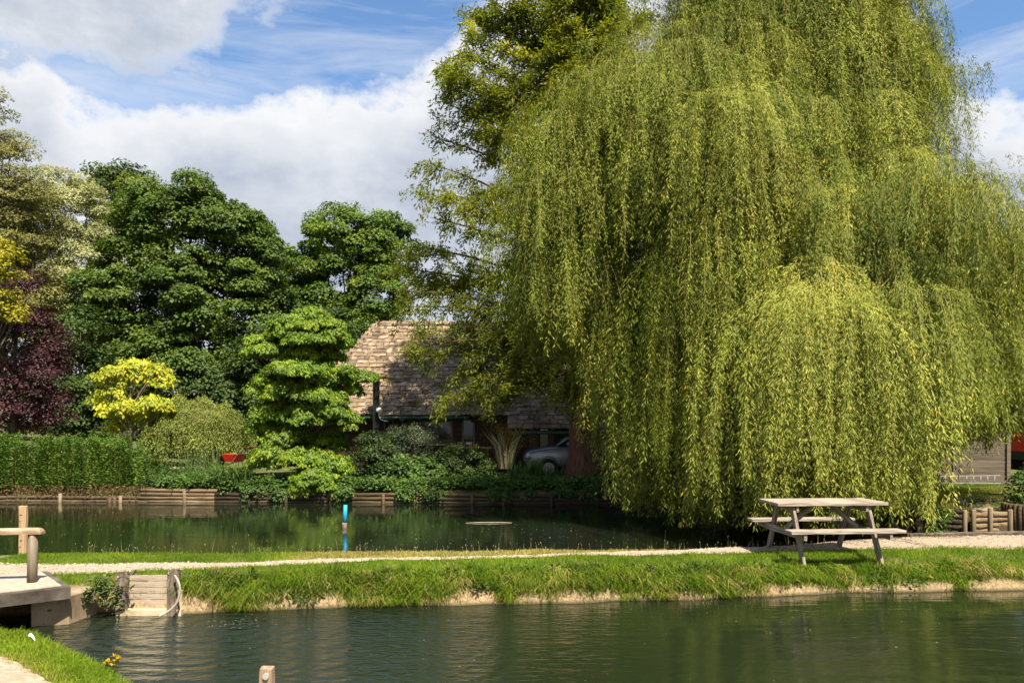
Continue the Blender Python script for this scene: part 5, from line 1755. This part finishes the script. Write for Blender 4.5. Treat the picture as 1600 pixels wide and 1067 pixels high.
for k, (px, h) in enumerate(((802, .75), (822, .85), (840, .95), (856, .7), (872, .6))):
    sword_plant('iris_clump', ['short clump of green iris blades below the flax plant', 'clump of green iris blades just right of the flax plant', 'tallest clump of green iris blades before the car bonnet', 'clump of iris blades below the car wheel', 'low clump of iris blades beside the red trunk'][k], 'plant', px, 758, 23.8, 46, h, .032, iris_m, .4, .25, .16, .45, 'iris clumps on the far bank')
for k, px in enumerate((348, 365, 384)):
    sword_plant('day_lily', ['arching day lily clump beside the pale log edging', 'middle day lily clump in the row left of the maple', 'day lily clump drooping under the maple'][k], 'plant', px, 758, 23.3, 120, .85, .028, iris_m, 1.2, 1.0, .12, .6, 'day lilies beside the maple')
for k, px in enumerate((292, 312, 334)):
    sword_plant('reed_clump', ['thin reed clump below the weeping shrub at its left', 'thin reed clump below the middle of the weeping shrub', 'thin reed clump next to the red wheelbarrow'][k], 'plant', px, 735, 25.6, 44, .8, .016, leaf_mat('reed_blades', [(0, (.06, .11, .03)), (1, (.17, .23, .09))], transl=.3) if k == 0 else bpy.data.materials['reed_blades'], .3, .15, .25, .5, 'reeds below the weeping shrub')

# pale timber edge behind the ferns
plank('timber_edge', (pxY(266, 25.8), 25.8, .83), (pxY(316, 25.8), 25.8, .84), .25, .05, sill_m)
tag(bpy.data.objects['timber_edge'], 'pale timber plank lying below the weeping shrub', 'plank')

# red wheelbarrow
wy = 26
wb0 = W(366, 712, wy)
red_m = surf_mat('red_paint', [(.3, (.50, .025, .012)), (.7, (.66, .045, .02))], nscale=4, rough=.4, bmp=.05)
steel_m = surf_mat('dull_steel', [(.3, (.32, .32, .31)), (.7, (.5, .5, .48))], nscale=10, rough=.4, bmp=.05, metallic=.7)
rubber_m = surf_mat('black_rubber', [(.3, (.012, .012, .012)), (.7, (.03, .03, .03))], nscale=9, rough=.8, bmp=.1)
wbar = thing('wheelbarrow', 'red wheelbarrow parked beside the bright maple', 'wheelbarrow', (wb0[0], wy, .45))
tx0, tx1, tz0, tz1 = pxY(351, wy), pxY(381, wy), zpy(721, wy), zpy(709, wy)
g = Geo()
def tray(g, x0, x1, z0, z1, y, d, t=.0):
    V = np.array([[x0 + .09, y - d * .6, z0], [x1 - .07, y - d * .6, z0], [x1 - .07, y + d * .6, z0], [x0 + .09, y + d * .6, z0],
                  [x0 - .03, y - d, z1], [x1 + .02, y - d, z1 - .01], [x1 + .02, y + d, z1 - .01], [x0 - .03, y + d, z1]])
    g.add(V, [[0, 3, 2, 1], [0, 1, 5, 4], [1, 2, 6, 5], [2, 3, 7, 6], [3, 0, 4, 7]])
    V2 = V * 1.0; c = V.mean(0); V2 = c + (V - c) * np.array([.95, .95, .93]) + [0, 0, .012]
    g.add(V2, [[0, 1, 2, 3], [0, 4, 5, 1], [1, 5, 6, 2], [2, 6, 7, 3], [3, 7, 4, 0]])
    k = g.n - 16
    g.f.append(np.array([[4, 5, 13, 12], [5, 6, 14, 13], [6, 7, 15, 14], [7, 4, 12, 15]]) + k); g.m.append(np.zeros(4, np.int32))
tray(g, tx0, tx1, tz0, tz1, wy, .26)
g.build('tray', red_m, wbar)
for s in (-1, 1):
    g = Geo()
    g.tube([(tx0 + .05, wy + s * .12, tz0 - .12), ((tx0 + tx1) / 2, wy + s * .2, tz0 - .02), (tx1 - .1, wy + s * .25, tz1 + .02), (pxY(388, wy), wy + s * .27, zpy(700, wy))], .016, 8)
    h = g.build('handle', steel_m, wbar, smooth=True)
    g = Geo()
    g.tube([(pxY(386, wy), wy + s * .27, zpy(700.5, wy)), (pxY(399, wy), wy + s * .28, zpy(698.5, wy))], .027, 8)
    g.build('grip', red_m, h, smooth=True)
    g = Geo()
    g.tube([(tx1 - .12, wy + s * .2, tz0 + .0), (tx1 - .02, wy + s * .2, .45), (tx1 - .2, wy + s * .2, .47)], .014, 6)
    g.build('leg', steel_m, wbar)
g = Geo()
th = np.linspace(0, 2 * np.pi, 25)
g.tube(np.stack([tx0 - .1 + .15 * np.cos(th), np.full(25, wy), .66 + .15 * np.sin(th)], 1), .045, 8, cap=False)
whl = g.build('wheel', rubber_m, wbar, smooth=True)

# ------------------------------------------------------------------ picnic rail with flowerpots before the lodge
ry = 25.9
rr_ = thing('garden_table', 'orange brown slatted garden table under the lodge window', 'table', (pxY(735, ry), ry, .5))
warm_m = surf_mat('orange_stained_timber', [(.3, (.32, .13, .035)), (.7, (.48, .22, .06))], scale=(.5, 6, 6), nscale=5, rough=.6, bmp=.2)
for k in range(4):
    plank('tabletop_board', (pxY(708, ry), ry - .21 + k * .14, zpy(699.5, ry)), (pxY(768, ry), ry - .21 + k * .14, zpy(699.5, ry)), .13, .04, warm_m, rr_)
for px in (714, 762):
    for s in (-1, 1):
        plank('leg', (pxY(px, ry), ry + s * .18, .45), (pxY(px, ry), ry + s * .18, zpy(700.6, ry) - .006), .06, .06, warm_m, rr_, up=(0, 1, 0))
for k, px in enumerate((701, 706.5)):
    q = W(px, 702.5, 25.5)
    g = Geo()
    zb_ = .45
    g.tube([(q[0], q[1], zb_), (q[0], q[1], q[2] - .02), (q[0], q[1], q[2] + .05), (q[0], q[1], q[2] + .10), (q[0], q[1], q[2] + .135), (q[0], q[1], q[2] + .15)], [.03, .032, .055, .058, .035, .008], 12)
    tag(g.build('garden_post', warm_m, smooth=True), ['orange knobbed post left of the garden table, left one of the pair', 'orange knobbed post touching the garden table, right one of the pair'][k], 'post')

# ------------------------------------------------------------------ grey estate car
cy0 = 27.0
CXF = pxY(818, 26.2)
car = thing('parked_car', 'dark grey estate car parked behind the red conifer trunk', 'car', (CXF + 2.2, cy0, .5))
paint_m = surf_mat('grey_metallic_paint', [(.3, (.20, .21, .225)), (.7, (.25, .26, .275))], nscale=40, rough=.32, bmp=0, metallic=.5, coat=.6)
glass_m = glass_mat('car_glass', (.012, .014, .016))
chrome_m = surf_mat('chrome', [(.3, (.6, .6, .6)), (.7, (.75, .75, .75))], nscale=10, rough=.15, bmp=0, metallic=1)
lens_m = surf_mat('headlight_lens', [(.3, (.55, .57, .58)), (.7, (.8, .8, .8))], nscale=20, rough=.1, bmp=0, coat=1)
GZc = .5
hw_ = .86
# side outline stations: x back from the nose, sill height, waist height, half width
st = [(0.0, .42, .66, .62), (.05, .34, .80, .72), (.16, .28, .88, .79), (.40, .26, .935, .83), (.8, .26, .985, .85), (1.15, .26, 1.03, .86), (1.5, .26, 1.04, .86), (2.2, .26, 1.05, .87), (3.2, .26, 1.06, .87), (4.0, .28, 1.06, .85), (4.35, .34, 1.0, .80), (4.45, .45, .85, .74)]
g = Geo()
rings = []
for (x, z0, z1, w_) in st:
    prof_ = [(-w_ * .9, z0), (-w_, z0 + (z1 - z0) * .25), (-w_, z0 + (z1 - z0) * .7), (-w_ * .95, z0 + (z1 - z0) * .93), (-w_ * .82, z1), (-w_ * .4, z1 + .025), (w_ * .4, z1 + .025), (w_ * .82, z1), (w_ * .95, z0 + (z1 - z0) * .93), (w_, z0 + (z1 - z0) * .7), (w_, z0 + (z1 - z0) * .25), (w_ * .9, z0)]
    rings.append([(CXF + x, cy0 + a, GZc + b) for a, b in prof_])
V = np.array(rings).reshape(-1, 3); n = 12
F = [[i * n + j, i * n + (j + 1) % n, (i + 1) * n + (j + 1) % n, (i + 1) * n + j] for i in range(len(st) - 1) for j in range(n)]
g.add(V, F); k0 = g.n - len(V)
g.f.append(np.array([list(range(n))]) + k0); g.m.append(np.zeros(1, np.int32))
g.f.append(np.array([list(range(n))[::-1]]) + k0 + (len(st) - 1) * n); g.m.append(np.zeros(1, np.int32))
body = g.build('body', paint_m, car, smooth=True)
mdf = body.modifiers.new('soft', 'SUBSURF'); mdf.levels = 2; mdf.render_levels = 2
# glasshouse: pillars and roof as one, glass set in
g = Geo()
cab = [(1.08, 1.04, .80), (1.78, 1.46, .64), (2.6, 1.52, .66), (3.6, 1.50, .65), (4.15, 1.42, .62), (4.4, 1.0, .74)]
for s in (-1, 1):
    g = Geo()
    for (a, b) in zip(cab[:-1], cab[1:]):
        g.tube([(CXF + a[0], cy0 + s * a[2], GZc + a[1]), (CXF + b[0], cy0 + s * b[2], GZc + b[1])], .032, 8)
    for x in (2.35, 3.3):
        g.tube([(CXF + x, cy0 + s * .80, GZc + 1.04), (CXF + x + .06, cy0 + s * .66, GZc + 1.49)], .035, 8)
    g.build('pillar', paint_m, car, smooth=True)
g = Geo()
R_ = [(x, z, w_) for x, z, w_ in cab[1:5]]
V = []
for x, z, w_ in R_:
    V += [(CXF + x, cy0 - w_, GZc + z + .01), (CXF + x, cy0 - w_ * .5, GZc + z + .05), (CXF + x, cy0 + w_ * .5, GZc + z + .05), (CXF + x, cy0 + w_, GZc + z + .01)]
F = [[i * 4 + j, i * 4 + 4 + j, i * 4 + 5 + j, i * 4 + 1 + j] for i in range(3) for j in range(3)]
g.add(V, F)
g.build('roof', paint_m, car, smooth=True)
g = Geo()
for s in (-1, 1):
    g.add([(CXF + 1.2, cy0 + s * .79, GZc + 1.03), (CXF + 4.3, cy0 + s * .74, GZc + 1.04), (CXF + 4.1, cy0 + s * .62, GZc + 1.43), (CXF + 1.8, cy0 + s * .63, GZc + 1.46)], [[0, 1, 2, 3]])
g.add([(CXF + 1.1, cy0 - .78, GZc + 1.045), (CXF + 1.1, cy0 + .78, GZc + 1.045), (CXF + 1.79, cy0 + .63, GZc + 1.46), (CXF + 1.79, cy0 - .63, GZc + 1.46)], [[0, 1, 2, 3]])
g.build('window', glass_m, car)
for s in (-1, 1):
    g = Geo()
    g.tube([(CXF + .10, cy0 + s * .64, GZc + .70), (CXF + .16, cy0 + s * .76, GZc + .70), (CXF + .30, cy0 + s * .825, GZc + .705)], [.06, .085, .05], 10)
    g.build('headlight', lens_m, car, smooth=True)
    for x in (.82, 3.55):
        g = Geo()
        g.tube([(CXF + x, cy0 + s * .70, GZc + .31), (CXF + x, cy0 + s * .875, GZc + .31)], .315, 28)
        wo = g.build('wheel', rubber_m, car, smooth=False)
        g = Geo()
        g.tube([(CXF + x, cy0 + s * .86, GZc + .31), (CXF + x, cy0 + s * .89, GZc + .31)], [.20, .18], 20)
        for q in range(5):
            a = q / 5 * 6.28
            g.tube([(CXF + x, cy0 + s * .895, GZc + .31), (CXF + x + .18 * math.cos(a), cy0 + s * .885, GZc + .31 + .18 * math.sin(a))], .022, 6)
        g.build('rim', steel_m, wo)
        g = Geo()
        th = np.linspace(R(12), R(168), 15)
        g.tube(np.stack([CXF + x + .37 * np.cos(th), np.full(15, cy0 + s * .865), GZc + .31 + .37 * np.sin(th)], 1), .030, 8)
        g.build('wheel_arch', chrome_m if False else paint_m, car, smooth=True)
    g = Geo()
    mx_ = pxY(945, 26.1)
    g.tube([(CXF + 1.50, cy0 + s * .82, GZc + 1.05), (CXF + 1.46, cy0 + s * .95, GZc + 1.10), (CXF + 1.46, cy0 + s * 1.03, GZc + 1.10)], [.02, .07, .05], 10)
    g.build('mirror', paint_m, car, smooth=True)
g = Geo()
g.tube([(CXF + .02, cy0 - .70, GZc + .44), (CXF - .06, cy0 - .4, GZc + .44), (CXF - .08, cy0, GZc + .44), (CXF - .06, cy0 + .4, GZc + .44), (CXF + .02, cy0 + .70, GZc + .44)], .075, 10)
g.build('bumper', black_m, car, smooth=True)

# a white vehicle's mirror and door edge peeping out behind the trunk: second parked car seen past it
vx = pxY(944, 26.3)
van = thing('parked_van', 'dark vehicle with white mirror behind the conifer trunk', 'van', (vx + 1.2, 27.6, .5))
g = Geo()
prism(g, [[vx + .12, 28.6], [vx + .05, 26.9], [vx + 3.2, 26.8], [vx + 3.2, 28.6]], .8, 1.55)
prism(g, [[vx + .75, 28.5], [vx + .70, 27.05], [vx + 3.1, 27.0], [vx + 3.1, 28.5]], 1.55, 2.2)
vb = g.build('body', surf_mat('black_van_paint', [(.3, (.010, .011, .012)), (.7, (.018, .018, .02))], nscale=5, rough=.3, bmp=0, coat=.4), van)
bv = vb.modifiers.new('edge', 'BEVEL'); bv.width = .09; bv.segments = 3
g = Geo()
q = W(945, 690, 26.5)
g.tube([q + [.16, .3, -.06], q + [.05, .05, .0], q + [0, 0, .03]], [.02, .03, .03], 8)
g.box(q + [.02, 0, .06], (.14, .10, .20), jit=.012)
g.build('mirror', white_m, van)
for x in (.6, 2.6):
    g = Geo()
    g.tube([(vx + x, 26.95, .82), (vx + x, 26.74, .82)], .33, 24)
    g.build('wheel', rubber_m, van)
# ------------------------------------------------------------------ right bank: log walls, palisade, fence, ladder, digger
def wallrow(name, label, P0, P1, rows, z0, dz, r, mat, posts, group=None):
    P0, P1 = np.array(P0), np.array(P1)
    root = thing(name, label, 'wall', (*((P0 + P1) / 2), 0), group)
    for k in range(rows):
        g = Geo()
        t = np.linspace(-.01, 1.01, 7)[:, None]
        p = P0 + (P1 - P0) * t
        g.tube(np.concatenate([p + rng.normal(0, .008, p.shape), z0 + k * dz + rng.normal(0, .006, (7, 1))], 1), r * rng.uniform(.92, 1.08, 7), 9, wob=.03)
        g.build('log', mat, root, smooth=True)
    d = unit((P1 - P0)[None])[0]; nrm = np.array([d[1], -d[0]])
    for f in posts:
        p = P0 + (P1 - P0) * f + nrm * r * 1.7
        g = Geo()
        g.tube([(p[0], p[1], -.4), (p[0] + rng.normal(0, .012), p[1], z0 + rows * dz + rng.uniform(-.04, .02))], .075, 10, wob=.03)
        g.build('post', mat, root, smooth=True)
    return root
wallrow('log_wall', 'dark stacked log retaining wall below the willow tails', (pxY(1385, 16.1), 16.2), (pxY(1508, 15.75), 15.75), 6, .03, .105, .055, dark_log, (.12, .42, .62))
wallrow('log_wall', 'sunlit stacked log wall behind the standing round posts', (pxY(1519, 15.95), 15.95), (pxY(1578, 16.2), 16.2), 5, .03, .105, .055, surf_mat('sun_lightened_logs', [(.25, (.09, .06, .034)), (.5, (.19, .135, .08)), (.8, (.30, .225, .145))], scale=(.5, 5, 5), nscale=4, detail=8, rough=.92, bmp=.6, bdist=.02, spec=.1), ())  # lighter copy of the log colour, sunlight put into it
for k, (px, pt_, pb, Y) in enumerate(((1508, 797, 833, 15.35), (1522, 796, 830, 15.45), (1548, 793, 829, 15.3), (1579, 796, 830, 15.3))):
    g = Geo()
    x = pxY(px, Y)
    ztp = CAMZ + (HY - pt_) / FPX * Y
    g.tube([(x - .01, Y, -.4), (x + rng.normal(0, .01), Y + .02, ztp - .02), (x, Y + .02, ztp)], [.046, .044, .037], 12, wob=.03)
    tag(g.build('round_post', pale_log, smooth=True), ['weathered round post at the corner of the dark log wall', 'leaning round post between corner post and middle post', 'round timber post standing alone in front of sunlit logs', 'round timber post beside the dark palisade planter'][k], 'post', 'round posts at the inlet')
# palisade ring of upright half logs
pc = np.array([10.3, 17.3])
pal = thing('palisade', 'curved palisade of pale upright half logs on the right bank', 'palisade', (pc[0], pc[1], .5))
for k, a in enumerate(np.linspace(R(-5), R(215), 44)):
    x, y = pc[0] + 1.0 * math.cos(a) * .78, pc[1] + .95 * math.sin(a) * .8
    g = Geo()
    h = .60 + rng.normal(0, .008)
    g.tube([(x, y, -.1), (x, y, h - .015), (x, y, h)], [.036, .035, .028], 8, wob=.03)
    g.build('log', pale_log, pal, smooth=True)
g = Geo()
n = 26
a = np.linspace(0, 2 * np.pi, n, endpoint=False)
V = np.stack([pc[0] + .72 * np.cos(a), pc[1] + .70 * np.sin(a), np.full(n, .41)], 1)
g.add(V, [list(range(n))])
g.build('gravel_fill', sand_m, pal)
pl = thing('planter', 'dark round palisade planter at the right edge', 'planter', (pxY(1600, 16.4), 16.4, .2))
for k, a in enumerate(np.linspace(R(150), R(300), 14)):
    x, y = pxY(1606, 16.3) + .42 * math.cos(a), 16.3 + .42 * math.sin(a)
    g = Geo()
    g.tube([(x, y, -.1), (x, y, .64), (x, y, .66)], [.055, .053, .04], 9, wob=.03)
    g.build('log', log_m, pl, smooth=True)
g = Geo(); g.add(np.stack([pxY(1606, 16.3) + .4 * np.cos(np.linspace(0, 6.0, 18)), 16.3 + .4 * np.sin(np.linspace(0, 6.0, 18)), np.full(18, .6)], 1), [list(range(18))])
g.build('soil', m if False else bark_m, pl)
plank('timber_beam', (pxY(1570, 15.2), 15.2, .17), (pxY(1640, 15.2), 15.3, .17), .2, .09, log_m)
tag(bpy.data.objects['timber_beam'], 'horizontal timber beam in front of the dark palisade planter', 'beam')
# edge board of the path on the right
plank('path_edging', (pxY(1415, 14.02), 14.02, .33), (pxY(1660, 14.2), 14.2, .36), .12, .05, dark_wood, up=(0, 0, 1))
tag(bpy.data.objects['path_edging'], 'dark timber board edging the gravel path at the right', 'edging')

# board fence
FY = 22.2
fence_m = surf_mat('grey_brown_fence_boards', [(.25, (.085, .065, .05)), (.5, (.155, .125, .10)), (.8, (.235, .20, .165))], scale=(.25, 3, 6), nscale=5, detail=8, rough=.92, bmp=.5, bdist=.01, spec=.1, tinted=.25)
fe = thing('board_fence', 'grey brown overlapping board fence behind the ladder', 'fence', (pxY(1450, FY), FY, .6))
posts = [1180, 1268, 1356, 1490, 1574]
fz0, fz1 = .68, 2.35
for a, b in zip(posts[:-1], posts[1:]):
    X0, X1 = pxY(a, FY) + .05, pxY(b, FY) - .05
    g = Geo()
    z = fz0
    while z < fz1:
        V = rng.normal(0, .004)
        g.box(((X0 + X1) / 2, FY + V, z + .07), (X1 - X0, .018, .155), tint=rng.uniform(0, 1), M=np.array([[1, 0, rng.normal(0, .003)], [0, .985, -.17], [0, .17, .985]]))
        z += .132
    g.build('panel', fence_m, fe)
for p in posts:
    g = Geo(); g.box((pxY(p, FY), FY - .02, 1.45), (.10, .10, 1.95), jit=.003)
    g.build('post', fence_m, fe)
g = Geo()
g.box((pxY(1377, FY), FY - .09, .62), (pxY(1574, FY) - pxY(1180, FY), .05, .16), tint=.2)
g.build('gravel_board', fence_m, fe)
# ladder on its edge against the fence
LY = 21.7
la = thing('ladder', 'aluminium ladder lying on its edge along the fence', 'ladder', (pxY(1511, LY), LY, .6))
alu_m = surf_mat('aluminium', [(.3, (.22, .23, .23)), (.7, (.32, .33, .33))], nscale=15, rough=.55, bmp=.05, metallic=.2)
a0, a1 = W(1460, 744, LY), W(1563, 742.5, LY + .1)
b0_, b1_ = W(1460, 754, LY), W(1563, 755, LY + .02)
for nm, p, q in (('stile', a0, a1), ('stile', b0_, b1_)):
    plank(nm, p, q, .026, .028, alu_m, la, up=(0, -1, 0), bev=.004, jit=0)
for k in range(9):
    f = (k + .6) / 9.4
    p, q = a0 + (a1 - a0) * f, b0_ + (b1_ - b0_) * f
    g = Geo(); g.tube([p + [0, 0, .0], q], .010, 8)
    g.build('rung', alu_m, la, smooth=True)
# pale garden bench partly behind the willow tail
gbn = thing('garden_bench', 'pale weathered bench by the fence behind the willow tail', 'bench', (pxY(1447, 21.3), 21.3, .6))
for py, yy, wd in ((739, 21.55, .10), (745, 21.55, .07), (753, 21.2, .12), (754, 21.34, .12)):
    plank('slat', W(1424, py, yy), W(1470, py, yy), wd, .035, sill_m, gbn, up=(0, -1, .15) if py < 750 else (0, 0, 1))
for px in (1429, 1465):
    plank('leg', (pxY(px, 21.22), 21.22, .5), W(px, 755.5, 21.22), .06, .06, sill_m, gbn, up=(0, 1, 0))
    plank('leg', (pxY(px, 21.6), 21.6, .5), W(px, 738, 21.6), .06, .06, sill_m, gbn, up=(0, 1, 0))
plank('timber_kerb', W(1556, 762, 21.2), W(1640, 762, 21.1), .12, .1, dark_wood)
tag(bpy.data.objects['timber_kerb'], 'low dark timber lying right of the ladder', 'beam')
# pale trodden strip across the right bank
g = Geo()
xs = np.linspace(pxY(1548, 19), pxY(1700, 19), 20)
V, F = [], []
for i, x in enumerate(xs):
    w_ = .10 + .5 * i / 19
    for s in (-1, 0, 1):
        y = 19.0 + s * w_ * .8
        V.append((x, y, float(H(np.array([x]), np.array([y]))[0]) + .05))
F = [[i * 3 + j, i * 3 + 3 + j, i * 3 + 4 + j, i * 3 + 1 + j] for i in range(19) for j in range(2)]
g.add(V, F)
tag(g.build('worn_track', sand_m, smooth=True), kind='structure')

# mini digger cut by the right edge
DY = 24.0
dg = thing('mini_digger', 'red and black mini digger at the right edge beyond the fence', 'digger', (pxY(1645, DY), DY, .9))
dx = pxY(1592, DY)
def zp(py): return CAMZ + (HY - py) / FPX * DY
g = Geo()
for z0, z1, ins in ((zp(705), zp(686), 0.0), (zp(686), zp(674), .03)):
    prism(g, [[dx + .10 + ins, DY - .62], [dx + ins, DY - .35], [dx + ins, DY + .35], [dx + .10 + ins, DY + .62], [dx + 1.7, DY + .62], [dx + 1.7, DY - .62]], z0 + .002, z1)
bd = g.build('body', red_m, dg)
g = Geo(); g.box((dx + .30, DY - .625, zp(682)), (.26, .012, .10)); g.build('panel', white_m, bd)
g = Geo()
prism(g, [[dx + .02, DY - .60], [dx - .02, DY - .3], [dx - .02, DY + .3], [dx + .02, DY + .60], [dx + 1.7, DY + .60], [dx + 1.7, DY - .60]], zp(718), zp(705))
g.build('undercarriage', black_m, dg)
g = Geo()
for xx in (dx + .08, dx + 1.25):
    for yy in (-.55, .55):
        g.tube([(xx, DY + yy, zp(674)), (xx + .05, DY + yy, zp(656)), (xx + .12, DY + yy * .95, zp(649))], .05, 8)
g.box((dx + .70, DY, zp(649.5) + .03), (1.35, 1.2, .08), jit=.01)
cb_ = g.build('cab', black_m, dg)
g = Geo(); g.box((dx + .68, DY, zp(662)), (1.1, 1.06, .42)); g.build('window', glass_m, cb_)
for yy in (-.55, .55):
    g = Geo()
    n = 16
    th = np.linspace(0, 2 * np.pi, n, endpoint=False)
    pr_ = [(dx + .85 + 1.0 * np.clip(1.3 * math.cos(t), -1, 1), (zp(718) + zp(735)) / 2 + .2 * math.sin(t)) for t in th]
    Vt = [(x, DY + yy - .15, z) for x, z in pr_] + [(x, DY + yy + .15, z) for x, z in pr_]
    g.add(Vt, [[i, (i + 1) % n, (i + 1) % n + n, i + n] for i in range(n)])
    k0 = g.n - 2 * n
    g.f.append(np.array([list(range(n))[::-1]]) + k0); g.m.append(np.zeros(1, np.int32))
    g.f.append(np.array([list(range(n, 2 * n))]) + k0); g.m.append(np.zeros(1, np.int32))
    g.build('track', rubber_m, dg)
# weeds at the foot of the dark log wall and tall grass under the fence
bush('nettle_clump', 'clump of light green weeds at the foot of the dark log wall', 'plant', [(1470, 815, 10, 14), (1478, 805, 8, 14), (1462, 826, 12, 8)], 15.3, hedge_leaf, 26, .06, .03, .14, .10, base_z=.05)
